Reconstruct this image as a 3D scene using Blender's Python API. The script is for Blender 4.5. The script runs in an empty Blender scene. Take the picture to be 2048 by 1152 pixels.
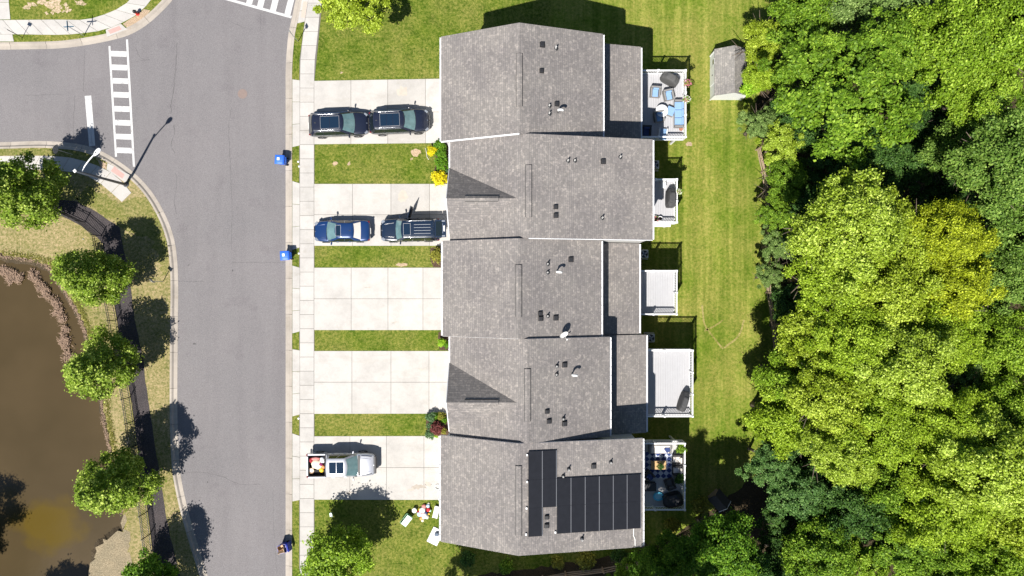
import bpy, math, random
import numpy as np
from mathutils import Vector, Matrix
from mathutils.geometry import tessellate_polygon

random.seed(7)
sc = bpy.context.scene
COL = sc.collection
S, H = 24.0, 64.0           # ground pixels per metre of the 2048 px picture, height of the viewpoint
R = math.radians

def P(px, py, h=0.0):
    k = (1 - h / H) / S
    return Vector(((px - 1024) * k, (576 - py) * k, h))

# ------------------------------------------------------------------ materials
def new_mat(name):
    m = bpy.data.materials.new(name); m.use_nodes = True
    nt = m.node_tree
    return m, nt, nt.nodes['Principled BSDF']

def simple(name, col, rough=0.6, metal=0.0, noise=0.0, nscale=6.0, coat=0.0, spec=0.5):
    m, nt, b = new_mat(name)
    b.inputs['Roughness'].default_value = rough
    b.inputs['Metallic'].default_value = metal
    b.inputs['Specular IOR Level'].default_value = spec
    if coat: 
        b.inputs['Coat Weight'].default_value = coat
        b.inputs['Coat Roughness'].default_value = 0.04
    c = (*col, 1)
    if noise:
        tc = nt.nodes.new('ShaderNodeTexCoord')
        n = nt.nodes.new('ShaderNodeTexNoise'); n.inputs['Scale'].default_value = nscale
        n.inputs['Detail'].default_value = 4
        nt.links.new(tc.outputs['Object'], n.inputs['Vector'])
        mx = nt.nodes.new('ShaderNodeMix'); mx.data_type = 'RGBA'
        mx.inputs['A'].default_value = (*[v * (1 - noise) for v in col], 1)
        mx.inputs['B'].default_value = (*[min(1, v * (1 + noise)) for v in col], 1)
        nt.links.new(n.outputs['Fac'], mx.inputs['Factor'])
        nt.links.new(mx.outputs['Result'], b.inputs['Base Color'])
    else:
        b.inputs['Base Color'].default_value = c
    return m

class NG:
    """small helper around a node tree using world position"""
    def __init__(s, name):
        s.m, s.nt, s.b = new_mat(name)
        s.geo = s.nt.nodes.new('ShaderNodeNewGeometry')
    def pos(s, scale=(1, 1, 1), rot=0.0):
        mp = s.nt.nodes.new('ShaderNodeMapping')
        mp.inputs['Scale'].default_value = scale
        mp.inputs['Rotation'].default_value = (0, 0, rot)
        s.nt.links.new(s.geo.outputs['Position'], mp.inputs['Vector'])
        return mp.outputs['Vector']
    def noise(s, scale, detail=4, rough=0.55, vec=None, dist=0.0):
        n = s.nt.nodes.new('ShaderNodeTexNoise')
        n.inputs['Scale'].default_value = scale; n.inputs['Detail'].default_value = detail
        n.inputs['Roughness'].default_value = rough; n.inputs['Distortion'].default_value = dist
        s.nt.links.new(vec if vec is not None else s.geo.outputs['Position'], n.inputs['Vector'])
        return n.outputs['Fac']
    def ramp(s, fac, stops):
        r = s.nt.nodes.new('ShaderNodeValToRGB')
        els = r.color_ramp.elements
        while len(els) < len(stops): els.new(0.5)
        for e, (p, c) in zip(els, stops):
            e.position = p
            e.color = (c, c, c, 1) if isinstance(c, (int, float)) else (*c, 1)
        s.nt.links.new(fac, r.inputs['Fac'])
        return r.outputs['Color']
    def mix(s, fac, a, b, mode='MIX'):
        mx = s.nt.nodes.new('ShaderNodeMix'); mx.data_type = 'RGBA'; mx.blend_type = mode
        for v, k in ((fac, 'Factor'), (a, 'A'), (b, 'B')):
            if isinstance(v, (int, float)):
                if k == 'Factor': mx.inputs[k].default_value = v
                else: mx.inputs[k].default_value = (v, v, v, 1)
            elif isinstance(v, tuple): mx.inputs[k].default_value = (*v, 1)
            else: s.nt.links.new(v, mx.inputs[k])
        return mx.outputs['Result']
    def out(s, col, rough=0.9, bump=None, bstr=0.3, bdist=0.02, spec=0.3):
        if isinstance(col, tuple): s.b.inputs['Base Color'].default_value = (*col, 1)
        else: s.nt.links.new(col, s.b.inputs['Base Color'])
        s.b.inputs['Roughness'].default_value = rough
        s.b.inputs['Specular IOR Level'].default_value = spec
        if bump is not None:
            bn = s.nt.nodes.new('ShaderNodeBump')
            bn.inputs['Strength'].default_value = bstr; bn.inputs['Distance'].default_value = bdist
            s.nt.links.new(bump, bn.inputs['Height'])
            s.nt.links.new(bn.outputs['Normal'], s.b.inputs['Normal'])
        return s.m

def grass_mat(name, dark, mid, light, dry, dryness=0.62, stripes=0.0, kf=0.8):
    g = NG(name)
    big = g.noise(0.22, 5, 0.6)
    med = g.noise(1.1, 6, 0.72)
    fine = g.noise(4.6, 5, 0.75)
    tuft = g.noise(11.0, 3, 0.7)
    c = g.ramp(med, [(0.34, dark), (0.50, mid), (0.66, light)])
    d = g.ramp(g.mix(0.45, big, fine), [(dryness - 0.14, 0.0), (dryness + 0.12, 1.0)])
    c = g.mix(d, c, dry)
    c = g.mix(g.ramp(fine, [(0.44, 0.0), (0.64, 0.9 * kf)]), c, g.mix(1.0, c, (1.7, 1.5, 1.9), 'MULTIPLY'))
    c = g.mix(g.ramp(tuft, [(0.38, 0.85 * kf), (0.52, 0.0)]), c, g.mix(1.0, c, (0.42, 0.58, 0.4), 'MULTIPLY'))
    c = g.mix(g.ramp(fine, [(0.34, 0.7 * kf), (0.46, 0.0)]), c, g.mix(1.0, c, (0.48, 0.70, 0.5), 'MULTIPLY'))
    if stripes:
        st = g.noise(2.2, 4, 0.6, g.pos((1.0, 0.035, 1.0)))
        c = g.mix(g.ramp(st, [(0.46, 0.0), (0.60, stripes)]), c, g.mix(1.0, c, (1.75, 1.6, 2.0), 'MULTIPLY'))
        st2 = g.noise(1.1, 3, 0.5, g.pos((1.0, 0.03, 1.0)))
        c = g.mix(g.ramp(st2, [(0.38, stripes), (0.52, 0.0)]), c, g.mix(1.0, c, (0.60, 0.76, 0.5), 'MULTIPLY'))
    return g.out(c, 0.95, fine, 0.6, 0.04, 0.1)

M = {}
M['lawn'] = grass_mat('front lawn grass', (0.045, 0.078, 0.005), (0.076, 0.116, 0.010), (0.126, 0.152, 0.020), (0.20, 0.185, 0.048), 0.57, 0.0, 0.95)
M['back_lawn'] = grass_mat('back lawn grass', (0.072, 0.115, 0.009), (0.095, 0.143, 0.012), (0.145, 0.174, 0.024), (0.222, 0.202, 0.05), 0.56, 0.42, 0.5)
M['bank_green'] = grass_mat('rough verge grass', (0.055, 0.085, 0.010), (0.095, 0.118, 0.016), (0.16, 0.16, 0.04), (0.23, 0.20, 0.08), 0.54)
M['bank_lawn'] = grass_mat('pond bank grass', (0.075, 0.095, 0.018), (0.135, 0.135, 0.032), (0.225, 0.195, 0.075), (0.29, 0.235, 0.12), 0.50)
M['bare'] = grass_mat('thin dry turf', (0.09, 0.10, 0.015), (0.21, 0.175, 0.075), (0.36, 0.29, 0.18), (0.42, 0.33, 0.22), 0.47)
M['worn'] = grass_mat('worn turf', (0.12, 0.13, 0.02), (0.16, 0.155, 0.03), (0.24, 0.21, 0.06), (0.27, 0.23, 0.09), 0.5)

def asphalt():
    g = NG('road asphalt')
    fine = g.noise(15, 5, 0.85); big = g.noise(0.12, 5, 0.6); strk = g.noise(1.0, 4, 0.6, g.pos((0.9, 0.09, 1)))
    c = g.ramp(fine, [(0.30, (0.110, 0.103, 0.106)), (0.50, (0.172, 0.162, 0.166)), (0.68, (0.245, 0.232, 0.237))])
    c = g.mix(g.ramp(big, [(0.35, 0.0), (0.7, 0.5)]), c, g.mix(1.0, c, (1.25, 1.22, 1.2), 'MULTIPLY'))
    c = g.mix(g.ramp(strk, [(0.45, 0.0), (0.72, 0.55)]), c, g.mix(1.0, c, (0.86, 0.85, 0.86), 'MULTIPLY'))
    pt = g.noise(0.5, 4, 0.6)
    c = g.mix(g.ramp(pt, [(0.58, 0.0), (0.70, 0.5)]), c, g.mix(1.0, c, (0.84, 0.82, 0.84), 'MULTIPLY'))
    c = g.mix(1.0, c, (0.92, 0.925, 0.92), 'MULTIPLY')
    return g.out(c, 0.9, fine, 0.4, 0.01, 0.25)
M['asphalt'] = asphalt()
M['tar'] = simple('tar crack filler', (0.075, 0.07, 0.072), 0.8)

def concrete(name, base, spot=0.12, wear=None):
    g = NG(name)
    a = g.noise(0.55, 6, 0.7); f = g.noise(14, 4, 0.8); s1 = g.noise(1.1, 4, 0.6, g.pos((0.35, 1, 1))); s2 = g.noise(0.8, 3, 0.5)
    at = g.nt.nodes.new('ShaderNodeAttribute'); at.attribute_name = 'tint'
    c = g.ramp(a, [(0.30, tuple(v * (1 - spot * 1.6) for v in base)), (0.55, base), (0.8, tuple(v * 1.05 for v in base))])
    c = g.mix(g.ramp(f, [(0.35, 0.55), (0.6, 0.0)]), c, g.mix(1.0, c, (0.86, 0.84, 0.81), 'MULTIPLY'))
    c = g.mix(g.ramp(s1, [(0.56, 0.0), (0.75, spot * 4.5)]), c, g.mix(1.0, c, (0.84, 0.81, 0.76), 'MULTIPLY'))
    c = g.mix(g.ramp(s2, [(0.68, 0.0), (0.78, spot * 5)]), c, g.mix(1.0, c, (0.78, 0.75, 0.70), 'MULTIPLY'))
    c = g.mix(1.0, c, at.outputs['Color'], 'MULTIPLY')
    if wear is not None:
        wn = g.noise(3.5, 5, 0.8)
        c = g.mix(g.ramp(wn, [(0.56, 0.0), (0.66, 0.75)]), c, wear)
    return g.out(c, 0.85, f, 0.2, 0.01, 0.25)
M['concrete'] = concrete('pale slab concrete', (0.452, 0.434, 0.410), 0.11)
M['kerb'] = concrete('cream kerb concrete', (0.385, 0.345, 0.30), 0.16)
M['joint'] = simple('joint sand', (0.13, 0.12, 0.105), 0.9)
M['paint'] = concrete('white road paint', (0.54, 0.54, 0.535), 0.1, (0.22, 0.21, 0.215))
M['tactile'] = simple('red tactile paving', (0.50, 0.27, 0.24), 0.8, noise=0.12)
M['tactile_pale'] = simple('faded tactile paving', (0.47, 0.37, 0.31), 0.8, noise=0.1)
M['stain'] = simple('old oil stain on concrete', (0.34, 0.30, 0.255), 0.85, noise=0.25, nscale=3)
M['stain2'] = simple('rust stain on concrete', (0.42, 0.375, 0.32), 0.85, noise=0.2, nscale=3)
M['rust'] = simple('manhole iron', (0.20, 0.15, 0.13), 0.7, noise=0.2)

def shingle(name, ang, base, warm=1.0):
    g = NG(name)
    br = g.nt.nodes.new('ShaderNodeTexBrick')
    br.inputs['Scale'].default_value = 1.0
    br.inputs['Brick Width'].default_value = 0.36; br.inputs['Row Height'].default_value = 0.145
    br.inputs['Mortar Size'].default_value = 0.011; br.inputs['Mortar Smooth'].default_value = 0.3
    br.inputs['Bias'].default_value = 0.0
    br.offset = 0.37; br.squash = 0.72; br.squash_frequency = 3
    b = base
    br.inputs['Color1'].default_value = (b * 0.86 * warm, b * 0.835, b * 0.78, 1)
    br.inputs['Color2'].default_value = (b * 1.12 * warm, b * 1.08, b * 1.005, 1)
    br.inputs['Mortar'].default_value = (b * 0.68, b * 0.67, b * 0.65, 1)
    g.nt.links.new(g.pos((1, 1, 1), ang), br.inputs['Vector'])
    n = g.noise(5.0, 3, 0.6)
    n2 = g.noise(0.35, 4, 0.6)
    f = g.noise(50, 2, 0.7)
    c = g.mix(g.ramp(n, [(0.54, 0.0), (0.64, 0.85)]), br.outputs['Color'], g.mix(1.0, br.outputs['Color'], (1.5, 1.47, 1.42), 'MULTIPLY'))
    c = g.mix(g.ramp(n2, [(0.40, 0.8), (0.60, 0.0)]), c, g.mix(1.0, c, (0.80, 0.80, 0.83), 'MULTIPLY'))
    c = g.mix(g.ramp(f, [(0.3, 0.3), (0.6, 0.0)]), c, g.mix(1.0, c, (0.7, 0.7, 0.7), 'MULTIPLY'))
    return g.out(c, 0.92, br.outputs['Fac'], -0.25, 0.02, 0.15)
M['shingle'] = shingle('weathered grey shingles', R(90), 0.208, 1.06)
M['shingle_x'] = shingle('weathered grey shingles on a gable', 0.0, 0.208, 1.06)
M['shingle_shed'] = shingle('brown grey shed shingles', R(90), 0.24, 1.03)
def siding(name, col):
    g = NG(name)
    w = g.nt.nodes.new('ShaderNodeTexWave'); w.bands_direction = 'Z'; w.wave_profile = 'SAW'
    w.inputs['Scale'].default_value = 1.05
    g.nt.links.new(g.geo.outputs['Position'], w.inputs['Vector'])
    c = g.mix(g.ramp(w.outputs['Fac'], [(0.0, 0.0), (0.9, 0.0), (1.0, 0.35)]), col, tuple(v * 0.7 for v in col))
    return g.out(c, 0.6, w.outputs['Fac'], 0.3, 0.02)
M['siding'] = siding('pale grey siding', (0.50, 0.49, 0.47))
M['siding_white'] = siding('white shed siding', (0.72, 0.73, 0.74))
M['white'] = simple('white trim', (0.78, 0.78, 0.79), 0.45, noise=0.04)
M['offwhite'] = simple('off white plastic', (0.70, 0.69, 0.66), 0.5, noise=0.05)
M['vent_grey'] = simple('ridge vent shingle', (0.155, 0.15, 0.145), 0.9, noise=0.15, nscale=12)
M['slot'] = simple('ridge vent slot', (0.045, 0.044, 0.043), 0.8)
M['black'] = simple('black plastic', (0.018, 0.018, 0.02), 0.5)
M['black_metal'] = simple('black painted metal', (0.012, 0.012, 0.014), 0.45)
M['galv'] = simple('galvanised metal', (0.50, 0.51, 0.52), 0.4, 0.6)
M['pole'] = simple('dark grey pole', (0.055, 0.06, 0.072), 0.5)
M['panel'] = simple('solar cell glass', (0.012, 0.013, 0.017), 0.4, noise=0.25, nscale=3, spec=0.25)
M['rail_metal'] = simple('aluminium panel rail', (0.16, 0.165, 0.18), 0.5, 0.2)
M['glass'] = simple('window glass', (0.02, 0.03, 0.035), 0.05)
def deckmat():
    m = simple('grey deck boards', (0.375, 0.375, 0.39), 0.65, noise=0.08, nscale=3)
    return m
M['deck'] = deckmat()
M['deck2'] = simple('pale weathered deck boards', (0.46, 0.455, 0.44), 0.7, noise=0.12, nscale=2)
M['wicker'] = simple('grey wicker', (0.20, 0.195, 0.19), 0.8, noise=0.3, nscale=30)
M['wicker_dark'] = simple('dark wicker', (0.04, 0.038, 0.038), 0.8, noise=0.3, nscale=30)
M['cushion'] = simple('blue cushion', (0.20, 0.33, 0.52), 0.9, noise=0.1)
M['cushion_cream'] = simple('cream cushion', (0.62, 0.58, 0.53), 0.9, noise=0.08)
M['cushion_navy'] = simple('navy cushion', (0.03, 0.05, 0.15), 0.9)
M['grillcover'] = simple('dark grey grill cover', (0.045, 0.045, 0.047), 0.75, noise=0.3, nscale=5)
M['grillcover2'] = simple('charcoal grill cover', (0.075, 0.074, 0.073), 0.8, noise=0.25, nscale=5)
M['wood'] = simple('oiled wood', (0.48, 0.30, 0.13), 0.55, noise=0.2, nscale=8)
M['oldwood'] = simple('weathered split rails', (0.30, 0.22, 0.15), 0.9, noise=0.3, nscale=4)
M['copper'] = simple('copper pot', (0.34, 0.13, 0.07), 0.4, 0.3)
M['terracotta'] = simple('terracotta', (0.30, 0.13, 0.08), 0.8)
M['soil'] = simple('potting soil', (0.03, 0.022, 0.016), 0.95)
M['red'] = simple('red paint', (0.55, 0.025, 0.02), 0.45)
M['bin_blue'] = simple('blue bin plastic', (0.025, 0.13, 0.62), 0.5, noise=0.06)
M['bin_dark'] = simple('royal blue bin plastic', (0.008, 0.025, 0.33), 0.45, noise=0.06)
M['card'] = simple('cardboard', (0.52, 0.36, 0.22), 0.9, noise=0.1)
M['green_tote'] = simple('green plastic', (0.10, 0.28, 0.13), 0.5)
M['tote_clear'] = simple('pale green lid plastic', (0.62, 0.76, 0.66), 0.4)
M['teal'] = simple('street sign teal', (0.03, 0.12, 0.20), 0.5)
M['sign_back'] = simple('grey aluminium sign back', (0.30, 0.31, 0.32), 0.5, 0.3)
M['rubber'] = simple('tyre rubber', (0.015, 0.015, 0.016), 0.85)
M['alloy'] = simple('alloy wheel', (0.35, 0.36, 0.38), 0.3, 0.8)
M['chrome'] = simple('bright metal trim', (0.72, 0.73, 0.75), 0.18, 0.9)
M['lamp_clear'] = simple('headlamp lens', (0.20, 0.22, 0.25), 0.08)
M['lamp_red'] = simple('tail lamp lens', (0.16, 0.006, 0.006), 0.15)
M['car_black'] = simple('black car paint', (0.009, 0.012, 0.026), 0.28, 0.0, coat=1.0)
M['car_navy'] = simple('blue black car paint', (0.007, 0.016, 0.036), 0.25, 0.0, coat=1.0)
M['car_blue'] = simple('blue car paint', (0.007, 0.034, 0.125), 0.28, 0.2, coat=1.0)
M['car_silver'] = simple('silver car paint', (0.50, 0.51, 0.55), 0.30, 0.35, coat=0.8)
M['windscreen'] = simple('windscreen with painted sky', (0.11, 0.19, 0.20), 0.06, noise=.45, nscale=2.2, spec=0.8)  # teal sky reflection is painted into the glass colour
M['dark_glass'] = simple('dark car glass', (0.010, 0.016, 0.018), 0.04, spec=0.7)
M['roof_glass'] = simple('sunroof glass', (0.008, 0.02, 0.04), 0.05, spec=0.8)
M['cabin_cloth'] = simple('dark car interior', (0.022, 0.022, 0.024), 0.8)
M['bedliner'] = simple('black bed liner', (0.015, 0.014, 0.016), 0.8)
M['stone'] = simple('pale stone', (0.5, 0.47, 0.43), 0.9, noise=0.15)
M['rug'] = None

def rugmat():
    g = NG('blue lattice rug')
    w1 = g.nt.nodes.new('ShaderNodeTexChecker'); w1.inputs['Scale'].default_value = 3.2
    g.nt.links.new(g.pos((1, 1, 1), R(45)), w1.inputs['Vector'])
    c = g.mix(w1.outputs['Fac'], (0.03, 0.05, 0.16), (0.42, 0.46, 0.55))
    return g.out(c, 0.95)
M['rug'] = rugmat()

def mulchmat(name, a, b):
    g = NG(name)
    f = g.noise(14, 4, 0.75); v = g.noise(0.8, 4, 0.6)
    c = g.ramp(f, [(0.3, a), (0.52, b), (0.72, tuple(x * 2.1 for x in b))])
    c = g.mix(g.ramp(v, [(0.35, 0.0), (0.7, 0.6)]), c, g.mix(1.0, c, (1.5, 1.4, 1.35), 'MULTIPLY'))
    return g.out(c, 0.95, f, 0.9, 0.06, 0.1)
M['mulch'] = mulchmat('dark mulch', (0.020, 0.018, 0.020), (0.058, 0.052, 0.054))
M['bed_mulch'] = mulchmat('brown bed mulch', (0.022, 0.015, 0.010), (0.075, 0.05, 0.035))
M['forest'] = mulchmat('woodland floor', (0.018, 0.014, 0.008), (0.050, 0.038, 0.022))
M['dirt'] = mulchmat('bare dirt', (0.20, 0.15, 0.10), (0.34, 0.26, 0.18))
M['beach'] = mulchmat('stony pond shore', (0.10, 0.084, 0.052), (0.22, 0.186, 0.125))
M['mud'] = mulchmat('pond bank mud', (0.025, 0.020, 0.013), (0.06, 0.047, 0.03))

def watermat():
    g = NG('muddy pond water')
    n = g.noise(0.07, 4, 0.6); n2 = g.noise(3.0, 3, 0.6)
    c = g.ramp(n, [(0.35, (0.050, 0.035, 0.0145)), (0.65, (0.072, 0.050, 0.023))])
    # iron coloured silt cloud near the south end of the pond
    sub = g.nt.nodes.new('ShaderNodeVectorMath'); sub.operation = 'DISTANCE'
    wob = g.nt.nodes.new('ShaderNodeVectorMath'); wob.operation = 'ADD'
    sc_ = g.nt.nodes.new('ShaderNodeVectorMath'); sc_.operation = 'SCALE'; sc_.inputs['Scale'].default_value = 2.6
    nn = g.nt.nodes.new('ShaderNodeTexNoise'); nn.inputs['Scale'].default_value = 0.5; nn.inputs['Detail'].default_value = 4
    g.nt.links.new(g.geo.outputs['Position'], nn.inputs['Vector'])
    g.nt.links.new(nn.outputs['Color'], sc_.inputs[0])
    g.nt.links.new(g.pos((0.72, 1, 1)), wob.inputs[0]); g.nt.links.new(sc_.outputs['Vector'], wob.inputs[1])
    p = P(92, 1052)
    g.nt.links.new(wob.outputs['Vector'], sub.inputs[0]); sub.inputs[1].default_value = (p.x * 0.72 + 1.3, p.y + 1.3, 1.0)
    mr = g.nt.nodes.new('ShaderNodeMapRange'); mr.inputs['From Min'].default_value = 1.5; mr.inputs['From Max'].default_value = 2.5
    mr.inputs['To Min'].default_value = 0.85; mr.inputs['To Max'].default_value = 0.0
    g.nt.links.new(sub.outputs['Value'], mr.inputs['Value'])
    c = g.mix(mr.outputs['Result'], c, (0.085, 0.056, 0.006))
    m = g.out(c, 0.16, n2, 0.10, 0.03, 0.35)
    return m
M['water'] = watermat()

def leafmat(name, base, tip, trans=0.30):
    m, nt, b = new_mat(name)
    nt.nodes.remove(b)
    out = nt.nodes['Material Output']
    at = nt.nodes.new('ShaderNodeAttribute'); at.attribute_name = 'tint'
    rp = nt.nodes.new('ShaderNodeValToRGB')
    els = rp.color_ramp.elements
    els.new(0.5)
    els[0].position = 0.0; els[0].color = (*[v * 0.62 for v in base], 1)
    els[1].position = 0.5; els[1].color = (*base, 1)
    els[2].position = 1.0; els[2].color = (*tip, 1)  # pale end paints in the highlights of sun-facing leaves
    nt.links.new(at.outputs['Fac'], rp.inputs['Fac'])
    d = nt.nodes.new('ShaderNodeBsdfPrincipled'); d.inputs['Roughness'].default_value = 0.55
    d.inputs['Specular IOR Level'].default_value = 0.25
    t = nt.nodes.new('ShaderNodeBsdfTranslucent')
    nt.links.new(rp.outputs['Color'], d.inputs['Base Color'])
    nt.links.new(rp.outputs['Color'], t.inputs['Color'])
    mx = nt.nodes.new('ShaderNodeMixShader'); mx.inputs['Fac'].default_value = trans
    nt.links.new(d.outputs['BSDF'], mx.inputs[1]); nt.links.new(t.outputs['BSDF'], mx.inputs[2])
    nt.links.new(mx.outputs['Shader'], out.inputs['Surface'])
    return m
LEAF = {
 'mid':    leafmat('mid green leaves', (0.13, 0.25, 0.014), (0.34, 0.5, 0.05)),
 'bright': leafmat('bright yellow green leaves', (0.27, 0.37, 0.016), (0.62, 0.74, 0.11)),
 'gold':   leafmat('golden green leaves', (0.29, 0.36, 0.01), (0.62, 0.7, 0.05)),
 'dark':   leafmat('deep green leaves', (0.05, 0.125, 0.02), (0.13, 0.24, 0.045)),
 'pale':   leafmat('pale grey green leaves', (0.15, 0.25, 0.055), (0.36, 0.49, 0.15)),
 'street': leafmat('street tree leaves', (0.19, 0.3, 0.02), (0.54, 0.65, 0.13)),
 'shrub':  leafmat('shrub leaves', (0.100, 0.236, 0.009), (0.201, 0.389, 0.024)),
 'yellow': leafmat('yellow shrub leaves', (0.649, 0.555, 0.007), (0.900, 0.802, 0.024), 0.2),
 'lime':   leafmat('lime plant leaves', (0.295, 0.531, 0.024), (0.496, 0.708, 0.071)),
 'maroon': leafmat('maroon maple leaves', (0.153, 0.041, 0.035), (0.307, 0.106, 0.094)),
 'olive':  leafmat('olive shrub leaves', (0.260, 0.260, 0.035), (0.448, 0.425, 0.071)),
 'bluegreen': leafmat('blue green foliage', (0.094, 0.189, 0.071), (0.212, 0.330, 0.153)),
}
LEAF['mid2'] = leafmat('fresh green leaves', (0.185, 0.315, 0.014), (0.44, 0.60, 0.07), .30)
LEAF['mid3'] = leafmat('grassy green leaves', (0.095, 0.22, 0.012), (0.25, 0.42, 0.035), .30)  # plain leaf colour, a deeper green than the mid leaves
LEAF['mid4'] = leafmat('dull green leaves', (0.125, 0.235, 0.03), (0.32, 0.46, 0.09), .30)
LEAF['pale2'] = leafmat('blue green leaves', (0.085, 0.19, 0.04), (0.22, 0.36, 0.10), .30)
LEAF['bright2'] = leafmat('spring green leaves', (0.235, 0.36, 0.013), (0.53, 0.69, 0.075), .30)
LEAF['bright3'] = leafmat('pale lime leaves', (0.29, 0.41, 0.025), (0.64, 0.78, 0.15), .30)
M['bark'] = simple('grey brown bark', (0.13, 0.10, 0.075), 0.95, noise=0.35, nscale=9)
M['reed'] = simple('dead reed', (0.27, 0.185, 0.13), 0.95, noise=0.35, nscale=3)
M['flower_pink'] = simple('pink petals', (0.62, 0.12, 0.28), 0.8, noise=0.3, nscale=20)
M['flower_white'] = simple('white petals', (0.72, 0.68, 0.62), 0.8, noise=0.2, nscale=20)
M['flower_purple'] = simple('purple petals', (0.30, 0.12, 0.40), 0.8, noise=0.3, nscale=20)

# ------------------------------------------------------------------ mesh building
class MB:
    def __init__(s): s.v = []; s.f = []; s.t = None
    def add(s, vs, fs):
        o = len(s.v); s.v += [tuple(v) for v in vs]; s.f += [tuple(i + o for i in f) for f in fs]; return s
    def box(s, c, d, rz=0.0, rx=0.0, ry=0.0, taper=1.0):
        hx, hy, hz = d[0] / 2, d[1] / 2, d[2] / 2
        m = Matrix.Translation(c) @ Matrix.Rotation(rz, 4, 'Z') @ Matrix.Rotation(ry, 4, 'Y') @ Matrix.Rotation(rx, 4, 'X')
        vs = [m @ Vector((x * hx * (taper if z > 0 else 1), y * hy * (taper if z > 0 else 1), z * hz)) for z in (-1, 1) for x, y in ((-1, -1), (1, -1), (1, 1), (-1, 1))]
        return s.add(vs, [(3, 2, 1, 0), (4, 5, 6, 7), (0, 1, 5, 4), (1, 2, 6, 5), (2, 3, 7, 6), (3, 0, 4, 7)])
    def b2(s, a, b): 
        return s.box([(a[i] + b[i]) / 2 for i in range(3)], [abs(b[i] - a[i]) for i in range(3)])
    def tube(s, pts, r, n=8, cap=True):
        pts = [Vector(p) for p in pts]; rs = r if isinstance(r, (list, tuple)) else [r] * len(pts)
        rings = []
        for i, p in enumerate(pts):
            a = pts[max(0, i - 1)]; b = pts[min(len(pts) - 1, i + 1)]
            d = (b - a).normalized()
            u = d.cross(Vector((0, 0, 1)))
            if u.length < 1e-4: u = Vector((1, 0, 0))
            u.normalize(); w = d.cross(u)
            rings.append([p + (u * math.cos(k * 2 * math.pi / n) + w * math.sin(k * 2 * math.pi / n)) * rs[i] for k in range(n)])
        return s.loft(rings, cap)
    def loft(s, rings, cap=True, closed=True):
        n = len(rings[0]); vs = [p for r in rings for p in r]; fs = []
        for i in range(len(rings) - 1):
            for k in range(n if closed else n - 1):
                k2 = (k + 1) % n
                fs.append((i * n + k, i * n + k2, (i + 1) * n + k2, (i + 1) * n + k))
        if cap and closed:
            fs.append(tuple(range(n - 1, -1, -1))); fs.append(tuple(range((len(rings) - 1) * n, len(rings) * n)))
        return s.add(vs, fs)
    def lathe(s, c, prof, n=16, axis='Z', rot=None):
        m = Matrix.Translation(c)
        if axis == 'Y': m = m @ Matrix.Rotation(R(90), 4, 'X')
        if axis == 'X': m = m @ Matrix.Rotation(R(90), 4, 'Y')
        rings = [[m @ Vector((r * math.cos(k * 2 * math.pi / n), r * math.sin(k * 2 * math.pi / n), z)) for k in range(n)] for r, z in prof]
        return s.loft(rings, True)
    def poly(s, pts, z0, z1=None):
        """flat polygon at z0, or a prism between z0 and z1 (top)"""
        p2 = [Vector((p[0], p[1], 0)) for p in pts]
        tris = tessellate_polygon([p2])
        def up(t):
            a, b, c = (p2[i] for i in t)
            return t if (b - a).cross(c - a).z > 0 else (t[0], t[2], t[1])
        n = len(pts)
        if z1 is None:
            return s.add([(p.x, p.y, z0) for p in p2], [up(t) for t in tris])
        area = sum(p2[i].x * p2[(i + 1) % n].y - p2[(i + 1) % n].x * p2[i].y for i in range(n))
        vs = [(p.x, p.y, z1) for p in p2] + [(p.x, p.y, z0) for p in p2]
        fs = [up(t) for t in tris] + [tuple(reversed([i + n for i in up(t)])) for t in tris]
        for i in range(n):
            j = (i + 1) % n
            fs.append((i, i + n, j + n, j) if area > 0 else (j, j + n, i + n, i))
        return s.add(vs, fs)
    def prism_y(s, xz, y0, y1):
        n = len(xz); ar = sum(xz[i][0] * xz[(i + 1) % n][1] - xz[(i + 1) % n][0] * xz[i][1] for i in range(n))
        if ar < 0: xz = xz[::-1]
        a, b = min(y0, y1), max(y0, y1)
        vs = [(x, a, z) for x, z in xz] + [(x, b, z) for x, z in xz]
        fs = [tuple(range(n)), tuple(range(2 * n - 1, n - 1, -1))]
        for i in range(n):
            j = (i + 1) % n; fs.append((j, i, i + n, j + n))
        return s.add(vs, fs)
    def prism_x(s, yz, x0, x1):
        n = len(yz); ar = sum(yz[i][0] * yz[(i + 1) % n][1] - yz[(i + 1) % n][0] * yz[i][1] for i in range(n))
        if ar < 0: yz = yz[::-1]
        a, b = min(x0, x1), max(x0, x1)
        vs = [(b, y, z) for y, z in yz] + [(a, y, z) for y, z in yz]
        fs = [tuple(range(n)), tuple(range(2 * n - 1, n - 1, -1))]
        for i in range(n):
            j = (i + 1) % n; fs.append((i, i + n, j + n, j))
        return s.add(vs, fs)
    def build(s, name, mat, parent=None, shift=None, smooth=False, bevel=0.0, tints=None):
        me = bpy.data.meshes.new(name)
        vs = s.v
        if shift is not None: vs = [(v[0] - shift[0], v[1] - shift[1], v[2] - shift[2]) for v in vs]
        me.from_pydata(vs, [], s.f); me.update()
        if isinstance(mat, str): mat = M[mat]
        me.materials.append(mat)
        if smooth: me.polygons.foreach_set('use_smooth', [True] * len(me.polygons))
        if tints is not None or mat in (M['concrete'], M['kerb'], M['paint']):
            a = me.attributes.new('tint', 'FLOAT_COLOR', 'FACE')
            for i in range(len(me.polygons)):
                t = tints[i] if tints is not None else 1.0
                a.data[i].color = (t, t, t, 1)
        o = bpy.data.objects.new(name, me); COL.objects.link(o)
        if parent is not None: o.parent = parent
        if bevel:
            b = o.modifiers.new('bevel', 'BEVEL'); b.width = bevel; b.segments = 2; b.limit_method = 'ANGLE'
            b.angle_limit = R(35)
        return o

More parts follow.
